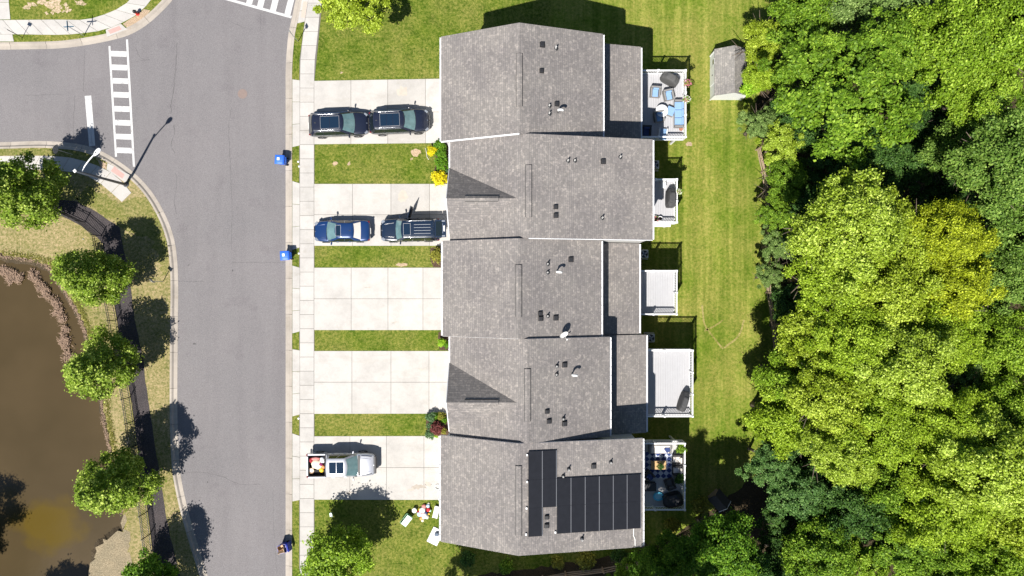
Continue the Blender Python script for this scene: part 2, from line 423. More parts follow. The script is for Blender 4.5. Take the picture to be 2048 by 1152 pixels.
def thing(name, label, cat, loc=(0, 0, 0), rz=0.0, group=None):
    o = bpy.data.objects.new(name, None); COL.objects.link(o)
    o.empty_display_size = 0.3
    o.location = loc; o.rotation_euler = (0, 0, rz); o['label'] = label; o['category'] = cat
    if group: o['group'] = group
    return o
def tag(o, label, cat, group=None, loc=None, rz=None):
    o['label'] = label; o['category'] = cat
    if group: o['group'] = group
    if loc is not None: o.location = loc
    if rz is not None: o.rotation_euler = (0, 0, rz)
    return o
def struct(o): o['kind'] = 'structure'; return o
def stuff(o): o['kind'] = 'stuff'; return o

def copy_tree(o, parent=None):
    c = o.copy(); COL.objects.link(c); c.parent = parent
    for ch in list(o.children): copy_tree(ch, c)
    return c

def px(pts, h=0.0): return [P(a, b, h) for a, b in pts]
def smooth_line(pts, n=5):
    pts = [Vector((p[0], p[1], 0)) for p in pts]; out = []
    m = len(pts); L = [max(1e-6, (pts[i + 1] - pts[i]).length) for i in range(m - 1)]
    T = []
    for i in range(m):
        if i == 0: T.append((pts[1] - pts[0]) / L[0])
        elif i == m - 1: T.append((pts[-1] - pts[-2]) / L[-1])
        else:
            a = (pts[i] - pts[i - 1]) / L[i - 1]; b = (pts[i + 1] - pts[i]) / L[i]
            T.append((a * L[i] + b * L[i - 1]) / (L[i] + L[i - 1]))
    for i in range(m - 1):
        for k in range(n):
            t = k / n; t2 = t * t; t3 = t2 * t
            out.append(pts[i] * (2 * t3 - 3 * t2 + 1) + T[i] * L[i] * (t3 - 2 * t2 + t) + pts[i + 1] * (3 * t2 - 2 * t3) + T[i + 1] * L[i] * (t3 - t2))
    out.append(pts[-1]); return out
def offset_line(pts, d):
    out = []
    for i, p in enumerate(pts):
        a = pts[max(0, i - 1)]; b = pts[min(len(pts) - 1, i + 1)]
        t = (b - a).normalized(); n = Vector((-t.y, t.x, 0)); out.append(p + n * d)
    return out
def ragged(pts, amp, step=0.5, seed=1):
    rnd = random.Random(seed); out = []
    n = len(pts)
    for i in range(n):
        a = Vector((pts[i][0], pts[i][1], 0)); b = Vector((pts[(i + 1) % n][0], pts[(i + 1) % n][1], 0))
        k = max(1, int((b - a).length / step))
        for j in range(k):
            p = a.lerp(b, j / k)
            out.append(p + Vector((rnd.uniform(-amp, amp), rnd.uniform(-amp, amp), 0)))
    return out

exec_order = []
# ------------------------------------------------------------------ ground, road, kerbs, paving
ZR = -0.12
KWN = smooth_line(px([(-2600, 99), (-900, 99), (-200, 98.7), (0, 98.5), (58, 97.7), (124, 95.5), (182, 87.5), (226, 78.4), (255, 70), (292, 49), (321, 23.7), (343, 0), (372, -45), (398, -120), (410, -300), (410, -2300)]), 5)
KWS = smooth_line(px([(-2600, 284), (-900, 284), (-200, 284), (0, 283.7), (109, 282.6), (171, 291), (197, 300), (233, 320), (270, 348), (299, 379), (324.6, 420), (340, 455), (347, 478), (353, 519), (355, 564), (354.5, 640), (354, 700), (353.5, 780), (353.5, 819), (356, 900), (358.5, 940), (366, 983), (379, 1037), (397, 1098), (414, 1152), (450, 1250), (480, 1400), (480, 3400)]), 5)
KE = smooth_line(px([(640, -2300), (640, -300), (612, -70), (590, 0), (583, 35), (576.5, 64.5), (573, 96.7), (570.8, 130), (570.4, 200), (570.4, 400), (570.4, 700), (570.4, 1000), (570.4, 1152), (570.4, 1400), (570.4, 3400)]), 5)

road = MB().poly(offset_line(KWN, 0.3) + offset_line(KE, 0.3) + list(reversed(offset_line(KWS, -0.3))), ZR)
struct(road.build('road', 'asphalt'))

def resample(pts, step):
    out = [pts[0]]; acc = 0.0
    for a, b in zip(pts, pts[1:]):
        L = (b - a).length; t = step - acc
        while t < L:
            out.append(a.lerp(b, t / L)); t += step
        acc = (acc + L) % step if L + acc >= step else acc + L
    return out
def kerb(line, side, seed):
    rnd = random.Random(seed)
    line = [p for p in line if abs(p.x) < 60 and abs(p.y) < 40]
    pts = resample(line, 0.5)
    prof = [(0.0, ZR + 0.004), (0.0, ZR + 0.008), (0.30, ZR + 0.025), (0.40, 0.005), (0.43, 0.028), (0.58, 0.03), (0.58, -0.16)]
    lines = [offset_line(pts, side * o) for o, z in prof]
    mb = MB(); tints = []
    i = 0
    while i < len(pts) - 1:
        j = min(i + 6, len(pts) - 1)
        rings = []
        for k in range(i, j + 1):
            sh = 0.0
            ring = [Vector((lines[q][k].x, lines[q][k].y, prof[q][1])) for q in range(len(prof))]
            if k == j and j < len(pts) - 1:
                d = (pts[k] - pts[k - 1]).normalized() * 0.022
                ring = [p - d for p in ring]
            rings.append(ring)
        n0 = len(mb.f)
        if side > 0: rings = [list(reversed(r)) for r in rings]
        mb.loft(rings, False, False)
        tints += [rnd.uniform(0.90, 1.04)] * (len(mb.f) - n0)
        i = j
    return mb.build('kerb', 'kerb', tints=tints)
for ln, sd, se in ((KWN, 1, 3), (KWS, -1, 4), (KE, 1, 5)): struct(kerb(ln, sd, se))

SHORE = [(-700, 470), (-300, 490), (-120, 500), (0, 508), (21, 512), (69, 519), (100, 533), (118, 560), (139, 592), (160, 630), (177, 675), (184, 705), (190, 740), (204, 790), (211, 840), (222, 894), (236, 960), (247, 1026), (247, 1062), (228, 1072), (212, 1084), (196, 1098), (188, 1130), (180, 1170), (140, 1300), (120, 1600)]
shore = smooth_line(px(SHORE), 6)
rr = random.Random(11)
shore = [p + Vector((rr.uniform(-.12, .12), rr.uniform(-.12, .12), 0)) for p in shore]
gE = MB().poly(offset_line(KE, 0.57) + [Vector((180, -118, 0)), Vector((180, 118, 0))], 0.0)
struct(gE.build('lawn', 'lawn'))
gN = MB().poly(offset_line(KWN, 0.57) + [Vector((-25.6, 130, 0)), Vector((-150, 130, 0)), Vector((-150, 20, 0))], 0.0)
struct(gN.build('lawn', 'lawn'))
gS = MB().poly(offset_line(KWS, -0.57) + list(reversed(shore)) + [Vector((-150, 5, 0))], 0.0)
struct(gS.build('pond_bank', 'bank_lawn'))
low = [Vector((p.x, p.y, -0.75)) for p in offset_line(shore, -1.1)]
sk = MB().loft([[Vector((p.x, p.y, 0.0)) for p in shore], low], False, False)
struct(sk.build('pond_edge', 'mud'))
wt = MB().poly([Vector((-150, 2.6, 0)), Vector((-31, 3.6, 0)), Vector((-31, -45, 0)), Vector((-150, -45, 0))], -0.38)
struct(wt.build('pond_water', 'water'))
# pale dried rim along the shore
rim_a = offset_line(shore, 0.02); rim_b = offset_line(shore, 0.16)
rim = MB().loft([[Vector((p.x, p.y, 0.006)) for p in rim_a], [Vector((p.x + rr.uniform(-.16, .16), p.y + rr.uniform(-.1, .1), 0.007)) for p in rim_b]], False, False)
struct(rim.build('shore_rim', 'worn'))
bch = MB().poly(ragged(px([(247, 1030), (256, 1075), (262, 1110), (258, 1150), (250, 1200), (180, 1200), (184, 1130), (196, 1098), (212, 1084), (228, 1072), (247, 1062)]), 0.28, 0.35, 5), 0.010)
struct(bch.build('stony_shore', 'beach'))

def sheet(name, mat, pts, z, amp=0.0, seed=1, step=0.5):
    p = px(pts)
    if amp: p = ragged(p, amp, step, seed)
    return struct(MB().poly(p, z).build(name, mat))
sheet('back_lawn', 'back_lawn', [(1100, -300), (1560, -300), (1560, -60), (1545, 60), (1515, 220), (1530, 330), (1545, 420), (1542, 560), (1555, 660), (1545, 800), (1545, 960), (1500, 1050), (1240, 1100), (1240, 140), (1100, 140)], 0.004, 0.1, 2)
sheet('woodland_floor', 'forest', [(1560, -400), (4000, -400), (4000, 2400), (880, 2400), (900, 1250), (960, 1150), (1180, 1120), (1290, 1100), (1400, 1040), (1500, 960), (1545, 900), (1540, 800), (1556, 660), (1548, 560), (1545, 420), (1532, 330), (1512, 220), (1545, 60)], 0.008, 0.15, 4)
sheet('verge_grass', 'bank_green', [(158, 400), (172, 372), (205, 385), (240, 408), (268, 392), (300, 402), (322, 440), (334, 482), (338, 545), (322, 556), (316, 500), (290, 470), (256, 462), (240, 455), (194, 425)], 0.004, 0.3, 14, .35)
sheet('verge_grass', 'bank_green', [(60, 398), (100, 300), (110, 297), (170, 303), (196, 318), (214, 326), (130, 345), (158, 400), (110, 396)], 0.004, 0.15, 15, .35)
sheet('verge_grass', 'bank_green', [(-60, 297), (112, 297), (112, 311), (-60, 311)], 0.003, 0.05, 16, .35)
rb = random.Random(77)
for i in range(26):
    cx_, cy_, r_ = rb.gauss(98, 30), rb.gauss(13, 7.5), rb.uniform(3, 9)
    cy_ = min(cy_, 36 - r_); cx_ = max(cx_, 34 + r_)
    sheet('bare_turf', 'bare', [(cx_ + r_ * rb.uniform(.7, 1.8) * math.cos(a * .63), cy_ + r_ * rb.uniform(.4, .9) * math.sin(a * .63)) for a in range(10)], 0.004 + i * .0004, 0.1, 200 + i, .3)
sheet('bare_dirt', 'dirt', [(246, 47), (258, 58), (270, 51), (290, 36), (302, 20), (288, 19), (274, 31)], 0.005, 0.05, 7)
sheet('bare_dirt', 'dirt', [(196, 320), (214, 328), (213, 338), (200, 333)], 0.005, 0.05, 8)
for i, (x, y, rx, ry) in enumerate([(670, 327, 5, 4.5), (698, 327, 3.4, 3.4), (831, 305, 10, 8), (803, 529, 11, 3.2), (683, 146, 3.5, 2), (1378, 288, 6, 5), (822, 318, 2.6, 2.4)]):
    sheet('bare_dirt', 'dirt', [(x + rx * math.cos(a * 0.52), y + ry * math.sin(a * 0.52)) for a in range(12)], 0.006, 0.07, 20 + i, 2)
# worn tyre scuffs on the back lawn
for i, ln in enumerate([[(1404, 610), (1412, 655), (1425, 672), (1446, 698)], [(1408, 662), (1432, 650), (1446, 640)], [(1448, 696), (1478, 670), (1488, 640)]]):
    c = smooth_line(px(ln), 6)
    m_ = MB().loft([[Vector((p.x, p.y, 0.009)) for p in offset_line(c, 0.07)], [Vector((p.x, p.y, 0.009)) for p in offset_line(c, -0.07)]], False, False)
    struct(m_.build('worn_track', 'worn'))

# mulch strip under the fence by the pond
mulch = [(60, 392), (110, 398), (153, 402), (194, 425), (239.6, 454.7), (248, 501.5), (258.7, 560.6), (264, 588), (269, 637), (285, 710), (293, 776), (300, 824), (312, 900), (329, 1012), (337, 1055), (362, 1160), (370, 1200), (322, 1200), (306, 1112), (295.5, 1023), (276, 900), (262, 794), (242, 690), (228, 602), (205, 486), (196, 476), (164, 452), (128, 434), (96, 424), (60, 418)]
sheet('mulch_strip', 'mulch', mulch, 0.006, 0.04, 9)

# slabs
def slab_strip(name, la, lb, step, z, mat, seed, gap=0.03, zb=-0.04, tint=(0.94, 1.03)):
    """two polylines of equal length; a slab between each pair of neighbouring stations"""
    rnd = random.Random(seed); mb = MB(); tints = []
    for i in range(len(la) - 1):
        a0, a1, b0, b1 = la[i], la[i + 1], lb[i], lb[i + 1]
        da = (a1 - a0).normalized() * gap * .5; db = (b1 - b0).normalized() * gap * .5
        q = [a0 + da, a1 - da, b1 - db, b0 + db]
        n0 = len(mb.f); mb.poly(q, zb, z); tints += [rnd.uniform(*tint)] * (len(mb.f) - n0)
    return struct(mb.build(name, mat, tints=tints))
def stations(pts, ys):
    """points on a top-to-bottom pixel polyline at given pixel rows"""
    out = []
    for y in ys:
        for (x0, y0), (x1, y1) in zip(pts, pts[1:]):
            if y0 <= y <= y1 or (pts[-1] == (x1, y1) and y > y1):
                t = (y - y0) / (y1 - y0); out.append(P(x0 + (x1 - x0) * t, y)); break
    return out
ys = [-220 + 28.3 * i for i in range(56)]
la = stations([(655, -300), (617, 0), (610, 44), (606, 75), (601.2, 118), (600.2, 170), (600, 1500)], ys)
lb = stations([(690, -300), (643.5, 0), (638.7, 35), (635, 75), (629.8, 118), (627.9, 170), (627.7, 1500)], ys)
slab_strip('sidewalk', la, lb, 0, 0.032, 'concrete', 31)
sheet('sidewalk_bed', 'joint', [(640, -220), (615, 0), (599.4, 118), (598.4, 170), (598.4, 1360), (629, 1360), (629, 160), (645, 0), (676, -220)], 0.012)
# aprons where the driveways cross the verge
def apron(top, bot, n, seed):
    (xa, ya, xb, yb), (xc, yc, xd, yd) = top, bot
    l = [P(xa + (xc - xa) * i / n, ya + (yc - ya) * i / n) for i in range(n + 1)]
    r = [P(xb + (xd - xb) * i / n, yb + (yd - yb) * i / n) for i in range(n + 1)]
    slab_strip('driveway_apron', l, r, 0, 0.030, 'concrete', seed)
apron((585, 158.5, 599.6, 160.5), (585, 294.5, 599.6, 291), 3, 41)
apron((585, 362, 599.6, 366.5), (585, 500, 599.6, 495), 3, 42)
apron((585, 531, 599.6, 535), (585, 667, 599.6, 663), 3, 43)
apron((585, 698, 599.6, 700.5), (585, 833, 599.6, 829), 3, 44)
apron((585, 866.5, 599.6, 871.5), (585, 1003, 599.6, 1000), 3, 45)
apron((604.4, -3, 617, -3), (595, 47, 609.5, 43.5), 2, 46)
sheet('tactile_pad', 'tactile_pale', [(607, 3), (615, 4), (610, 36), (602, 35)], 0.036)

def driveway(x0, x1, xs, ytop, ybot, ymid, seed):
    rnd = random.Random(seed)
    xs = [x0] + xs + [x1]; g = 0.36
    yt = lambda x: ytop[0] + (ytop[1] - ytop[0]) * (x - 628) / 260
    yb = lambda x: ybot[0] + (ybot[1] - ybot[0]) * (x - 628) / 260
    mb = MB(); tints = []
    for a, b in zip(xs, xs[1:]):
        t_ = .90 if (seed in (51, 52) and abs(a - xs[2]) < 1) else rnd.uniform(0.955, 1.03)
        for k in (0, 1):
            ya = (lambda x: yt(x)) if k == 0 else (lambda x: ymid + g)
            yb2 = (lambda x: ymid - g) if k == 0 else (lambda x: yb(x))
            q = px([(a + g, ya(a)), (b - g, ya(b)), (b - g, yb2(b)), (a + g, yb2(a))])
            n0 = len(mb.f); mb.poly(q, -0.04, 0.034); tt = t_ * rnd.uniform(0.985, 1.015)
            tints += [tt] * (len(mb.f) - n0)
    struct(mb.build('driveway', 'concrete', tints=tints))
    sheet('driveway_bed', 'joint', [(x0 + .5, yt(x0) + .5), (x1, yt(x1) + .5), (x1, yb(x1) - .5), (x0 + .5, yb(x0) - .5)], 0.010)
driveway(628.2, 930, [702, 775.5, 851], (162, 157.5), (288.5, 286), 224, 51)
driveway(628.2, 930, [705, 782, 859], (368, 368), (491.5, 491.5), 429.5, 52)
driveway(628.2, 930, [702.5, 776, 846], (535.5, 535.5), (660, 660), 597.5, 53)
driveway(628.2, 930, [704, 782, 858], (702, 702), (827.5, 827), 764.3, 54)
driveway(628.2, 930, [700, 773, 848], (872.5, 872), (999, 999.5), 935, 55)

# pavements on the far side of the junction
def pair_strip(name, A, B, seed, per=24.0):
    a = smooth_line(px(A), 8); b = smooth_line(px(B), 8)
    L = sum((q - p).length for p, q in zip(a, a[1:])); n = max(2, int(L * S / 27))
    def at(l, t):
        d = [0]
        for p, q in zip(l, l[1:]): d.append(d[-1] + (q - p).length)
        t *= d[-1]
        for i in range(len(l) - 1):
            if d[i + 1] >= t: return l[i].lerp(l[i + 1], (t - d[i]) / max(1e-6, d[i + 1] - d[i]))
        return l[-1]
    la = [at(a, i / n) for i in range(n + 1)]; lb = [at(b, i / n) for i in range(n + 1)]
    slab_strip(name, la, lb, 0, 0.032, 'concrete', seed)
pair_strip('sidewalk', [(-300, 68.5), (25, 68.5), (161, 67), (211, 58.8), (241.7, 46.7), (272, 30.6), (286.8, 17.7), (303, 0), (330, -60)], [(-300, 40.3), (0, 40.3), (120, 39.3), (175.6, 38.7), (209.5, 29), (241.7, 14.5), (261, 0), (290, -60)], 61)
pair_strip('sidewalk', [(-300, 338), (0, 338), (95, 340), (164, 348.4), (189.6, 359), (211.5, 375.7), (244.3, 404)], [(-300, 312.3), (0, 312.3), (87.5, 312), (136.7, 314.7), (182, 326.5), (214, 340), (242, 361), (263, 386)], 62)
slab_strip('sidewalk', px([(-6, -100), (-6, -30), (-6, 5), (-6, 39.6)]), px([(17, -100), (17.5, -30), (18, 5), (21, 39)]), 0, 0.034, 'concrete', 63)
slab_strip('sidewalk', px([(-60, 69.2), (-2, 69.2), (25.4, 69)]), px([(-60, 83), (-2, 83), (28.4, 83)]), 0, 0.034, 'concrete', 64)
slab_strip('kerb_ramp', px([(211.5, 60), (242, 47.2)]), px([(214.2, 74), (255, 58.8)]), 0, 0.036, 'concrete', 65)
sheet('tactile_pad', 'tactile', [(216, 60.6), (238.5, 52.2), (244, 59.2), (220.8, 68.2)], 0.041)
slab_strip('kerb_ramp', px([(215.5, 325.8), (213.4, 339.4)]), px([(261, 350), (251, 366.4)]), 0, 0.036, 'concrete', 66)
sheet('tactile_pad', 'tactile', [(228.8, 333), (249.7, 349.3), (245, 357.5), (222.4, 342)], 0.041)

# markings
def stripe(mb, a, b, w, z=ZR + 0.005):
    a, b = P(*a), P(*b); d = (b - a).normalized(); n = Vector((-d.y, d.x, 0)) * w * .5
    mb.poly([a - n, b - n, b + n, a + n], z); return mb
mk = MB()
stripe(mk, (217.4, 91), (230.6, 313), 0.17); stripe(mk, (252.6, 78), (266.5, 333), 0.17)
struct(mk.build('crosswalk_line', 'paint'))
mk = MB()
for i, y in enumerate([106.5, 133.8, 160.8, 188.6, 216.9, 244.6, 272.5, 300]):
    t = (y - 91) / 222
    xl = 217.4 + 13.2 * t; xr = 252.6 + 13.9 * (y - 78) / 255
    stripe(mk, (xl + 2.3, y - .2), (xr - 2.3, y + .9), 0.46)
struct(mk.build('crosswalk_bar', 'paint'))
mk = MB(); stripe(mk, (171.0, 191), (180.0, 292), 0.27); stripe(mk, (177.6, 190.6), (185.8, 291), 0.27)
struct(mk.build('stop_line', 'paint'))
mk = MB(); stripe(mk, (430, -9.5), (582.3, 33.4), 0.21); struct(mk.build('crosswalk_line', 'paint'))
mk = MB()
for bx, by in ((494, 8), (516, 14), (542, 21), (571, 29)):
    stripe(mk, (bx + 3, by - 11 + 10), (bx + 14, by - 45), 0.5)
struct(mk.build('crosswalk_bar', 'paint'))
# cracks and joints in the asphalt
def crack(pts, w, seed):
    rnd = random.Random(seed); c = resample(smooth_line(px(pts), 6), 0.22)
    c = [p + Vector((rnd.uniform(-.035, .035), rnd.uniform(-.035, .035), 0)) for p in c]
    ws = [w * rnd.uniform(0.4, 1.3) for _ in c]
    A = offset_line(c, 1); 
    l = [Vector((p.x + (a.x - p.x) * s_, p.y + (a.y - p.y) * s_, ZR + 0.004)) for p, a, s_ in zip(c, A, ws)]
    r = [Vector((p.x - (a.x - p.x) * s_, p.y - (a.y - p.y) * s_, ZR + 0.004)) for p, a, s_ in zip(c, A, ws)]
    struct(MB().loft([r, l], False, False).build('road_crack', 'tar'))
for i, (pts, w) in enumerate([
    ([(352, 85), (351, 130), (347, 165), (345, 185), (341, 205), (341, 232)], .02),
    ([(347, 250), (348, 268), (341, 288), (349, 306)], .02),
    ([(350, 345), (352, 370), (347, 400), (352, 430)], .014),
    ([(168, 98), (166, 150), (165, 186)], .012), ([(148, 190), (146, 240), (144, 282)], .012),
    ([(463, 215), (460, 226), (460, 330), (463, 440), (461, 500)], .011),
    ([(355, 563), (380, 563), (410, 563)], .012), ([(463, 525), (510, 525), (569, 525)], .010),
    ([(355, 948), (400, 945), (440, 953), (480, 969), (520, 969)], .013),
    ([(520, 60), (519, 20)], .010), ([(456, 40), (480, 52), (500, 56)], .010),
    ([(270, 95), (280, 115), (300, 120)], .012), ([(250, 125), (300, 118)], .01),
    ([(50, 190), (90, 189), (130, 189)], .008), ([(545, 980), (547, 1060), (553, 1150)], .008)]):
    crack(pts, w, 70 + i)
# oil spots and stains on the road, worn paint of nothing else
for i, (x, y, rx, ry) in enumerate([(464, 541, 1.6, 2), (388, 688, 4, 1.5), (414, 965, 1.5, 2), (376, 530, 1.5, 1)]):
    sheet('oil_stain', 'tar', [(x + rx * math.cos(a * .7), y + ry * math.sin(a * .7)) for a in range(9)], ZR + 0.004, 0.02, 90 + i, 1)

for i, (x, y, rx, ry, m_) in enumerate([(838, 974, 15, 4.5, 'stain'), (856, 968, 9, 4, 'stain2'), (822, 980, 8, 3, 'stain2'), (805, 182, 12, 8, 'stain2'), (790, 645, 5, 2.5, 'stain2'), (735, 574, 4, 2, 'stain2'), (845, 738, 8, 1.5, 'stain2'), (700, 985, 9, 3, 'stain2'), (806, 392, 9, 12, 'stain2')]):
    sheet('concrete_stain', m_, [(x + rx * math.cos(a * .52), y + ry * math.sin(a * .52)) for a in range(12)], 0.0365 + i * .0003, 0.13, 120 + i, .12)
mh = thing('manhole_cover', 'round rusty manhole cover set in the asphalt of the wide road', 'manhole cover', (*P(484, 187).xy, ZR))
MB().lathe((0, 0, 0.0), [(0.40, 0.002), (0.40, 0.010), (0.345, 0.010), (0.345, 0.004)], 28).build('rim', 'rust', mh)
c_ = MB().lathe((0, 0, 0.0), [(0.335, 0.003), (0.335, 0.009)], 28)
for a in range(-3, 4): c_.box((a * 0.085, 0, 0.011), (0.03, 0.5 - abs(a) * 0.06, 0.006))
c_.build('lid', 'rust', mh)

# ------------------------------------------------------------------ houses
RZ = 12.3
def house(name_label, ya, yb, xr, le, lez, re, rez, low=None, gable=None, wall_y=None, loc_y=None):
    """ya north edge, yb south edge, xr ridge x, le/re eave x and height"""
    yc = (ya + yb) / 2
    t = thing('townhouse', name_label, 'townhouse', (xr, yc, 0), 0, 'townhouses in the grey roofed row')
    sh = (xr, yc, 0)
    wa, wb = wall_y if wall_y else (ya - .012, yb + .012)
    sl = (RZ - lez) / (xr - le); sr = (RZ - rez) / (re - xr)
    xl, xw = le + .38, re - .32
    zl, zw = lez + .38 * sl, rez + .32 * sr
    MB().prism_y([(xl, 0), (xw, 0), (xw, zw - .22), (xr, RZ - .24), (xl, zl - .22)], wa, wb).build('wall', 'siding', t, sh)
    T = 0.2
    rf = MB()
    rf.prism_y([(le, lez), (xr, RZ), (re, rez), (re, rez - T), (xr, RZ - T), (le, lez - T)], ya - .003, yb + .003)
    rf_o = rf.build('roof', 'shingle', t, sh)
    # ridge vent sits on the ridge as a strip of its own
    return t, sh, dict(xr=xr, sl=sl, sr=sr, le=le, re=re, lez=lez, rez=rez, ya=ya, yb=yb, xl=xl, xw=xw, roof=rf_o)

def roof_z(d, x): return RZ - d['sl'] * (d['xr'] - x) if x < d['xr'] else RZ - d['sr'] * (x - d['xr'])
def on_roof(d, a, b):
    h = 11.0
    for _ in range(25): h = roof_z(d, P(a, b, h).x)
    return P(a, b, h)
def gutter(t, sh, x, z, ya, yb, out, hangers=True):
    mb = MB()
    s = 1 if out > 0 else -1
    mb.prism_y([(x, z - .02), (x + s * .012, z - .02), (x + s * .012, z - .10), (x + s * .09, z - .10), (x + s * .09, z - .015), (x + s * .102, z - .015), (x + s * .102, z - .12), (x, z - .12)], ya - .05, yb + .05)
    n = int((ya - yb) / .62)
    if hangers:
        for i in range(n):
            y = ya - .3 - i * .62
            mb.b2((x + s * .014, y - .03, z - .03), (x + s * .088, y + .03, z - .018))
    return mb.build('gutter', 'white', t, sh)
def rake(t, sh, d, y, side, out, proud=.006, lip=-.02):
    x0, z0 = (d['le'], d['lez']) if side == 'l' else (d['re'], d['rez'])
    mb = MB()
    mb.prism_y([(x0, z0 + lip), (d['xr'], RZ + lip), (d['xr'], RZ - .17), (x0, z0 - .15)], y - .03 * out, y + proud * out)
    return mb.build('rake_board', 'white', t, sh)
def ridge_vent(t, sh, d, y0, y1):
    a = P(1040, y0, RZ).y; b = P(1040, y1, RZ).y; x = d['xr']
    mb = MB()
    w = .19
    for s_, sl in ((-1, d['sl']), (1, d['sr'])):
        pts = [(x, RZ + .10), (x + s_ * w, RZ + .10 - w * sl), (x + s_ * w, RZ + .035 - w * sl), (x, RZ + .035)]
        mb.prism_y(pts, a, b)
    mb.build('ridge_vent', 'shingle', t, sh)
    lip = MB()
    for s_, sl in ((-1, d['sl']), (1, d['sr'])):
        xx = x + s_ * (w - .02)
        lip.prism_y([(xx - .028 * s_, RZ + .032 - (w - .05) * sl), (xx + .06 * s_, RZ + .048 - (w + .04) * sl), (xx + .06 * s_, RZ + .004 - (w + .04) * sl), (xx - .028 * s_, RZ - .03 - (w - .05) * sl)], a + .03, b)
    lip.build('vent_slot', 'slot', t, sh)
def box_vent(t, sh, d, a, b, k=1.0):
    p = on_roof(d, a, b); mb = MB(); s = .30 * k
    z = p.z
    mb.add([Vector((p.x + x * s * .62, p.y + y * s * .62, z - x * s * .62 * d['sr'] + .012)) for x, y in ((-1, -1), (1, -1), (1, 1), (-1, 1))] +
           [Vector((p.x + x * s * .42, p.y + y * s * .46, z + .20 - x * s * .42 * d['sr'] * .6)) for x, y in ((-1, -1), (1, -1), (1, 1), (-1, 1))],
           [(4, 5, 6, 7), (0, 1, 5, 4), (1, 2, 6, 5), (2, 3, 7, 6), (3, 0, 4, 7)])
    mb.build('box_vent', 'black', t, sh, bevel=0.02)
def pipe_vent(t, sh, d, a, b, h=.42, r=.052):
    p = on_roof(d, a, b); mb = MB()
    mb.lathe((p.x, p.y, p.z - .05), [(r, 0), (r, h), (r * .72, h), (r * .72, h - .12)], 12)
    o = mb.build('vent_pipe', 'offwhite', t, sh)
    fl = MB().lathe((p.x, p.y, p.z - .06), [(.17, 0), (.16, .07), (.09, .10), (r * 1.15, .17)], 12)
    fl.build('flashing', 'black', o).matrix_parent_inverse = Matrix()
    # flashing lives in the same local space as the pipe
    o.children[0].data.transform(Matrix.Translation((-sh[0], -sh[1], -sh[2])))
def gooseneck(t, sh, d, a, b):
    p = on_roof(d, a, b); pts = [p + Vector((0, 0, -.03)), p + Vector((0, 0, .62))]
    for k in range(1, 7):
        q = k / 6 * math.pi
        pts.append(p + Vector((.15 - .15 * math.cos(q), -.03 * k / 6, .62 + .15 * math.sin(q))))
    MB().tube(pts, .085, 12).build('curved_flue', 'offwhite', t, sh, smooth=True)

def front_back(t, sh, d, door=True):
    """garage door, windows and back door, which show only from the side"""
    yc = (d['ya'] + d['yb']) / 2
    x = d['xl']
    gd = MB()
    for k in range(4): gd.b2((x - .03, yc - 2.3, .06 + k * .56), (x - .002, yc + 2.3, .06 + k * .56 + .545))
    gd.build('garage_door', 'white', t, sh)
    for z in (3.4, 6.4):
        for y in (yc - 1.6, yc + 1.6):
            w = MB().b2((x - .05, y - .6, z), (x - .004, y + .6, z + 1.6)).build('window', 'white', t, sh)
            MB().b2((x - .058, y - .5, z + .1), (x - .052, y + .5, z + 1.5)).build('pane', 'glass', w, sh)
    
U = {}
U[1] = house('top end townhouse of the row, with bare shingles and lawn on its north side', 17.87, 10.40, .49, -5.05, 9.4, 6.40, 10.0)
U[2] = house('second townhouse from the top, its roof reaching furthest right, with a front gable', 10.40, 3.35, 1.12, -4.41, 9.4, 9.84, 10.3)
U[3] = house('middle townhouse of the row, between the two houses with front gables', 3.35, -3.43, .44, -4.94, 9.4, 6.29, 10.0)
U[4] = house('fourth townhouse from the top, with a front gable and a lower rear roof', -3.43, -10.47, 1.04, -4.41, 9.4, 6.89, 10.0)
U[5] = house('bottom end townhouse of the row with black solar panels on its roof', -10.47, -18.03, .44, -5.08, 9.4, 9.12, 10.5, wall_y=(-10.75, -17.8))
for i in U: front_back(*U[i])

# white eave gutters
for i in (1, 3, 5):
    t, sh, d = U[i]; gutter(t, sh, d['le'], d['lez'], d['ya'], d['yb'], -1)
for i in (2, 4):
    t, sh, d = U[i]; gc = 6.08 if i == 2 else -7.77
    gutter(t, sh, d['le'], d['lez'], d['ya'], gc + 2.42, -1)
for i in U:
    t, sh, d = U[i]; gutter(t, sh, d['re'], d['rez'], d['ya'], d['yb'], 1)
# rake boards where a roof stands above its neighbour or ends the row
rake(*U[1], 17.87, 'l', 1); rake(*U[1], 17.87, 'r', 1); rake(*U[1], 10.40, 'l', -1, .05, .012)
rake(*U[2], 10.40, 'r', 1); rake(*U[2], 3.35, 'r', -1, .03, .0)
rake(*U[3], 3.35, 'l', 1); rake(*U[3], -3.43, 'l', -1)
rake(*U[4], -3.43, 'r', 1)
rake(*U[5], -10.47, 'l', 1); rake(*U[5], -10.47, 'r', 1); rake(*U[5], -18.03, 'l', -1); rake(*U[5], -18.03, 'r', -1)

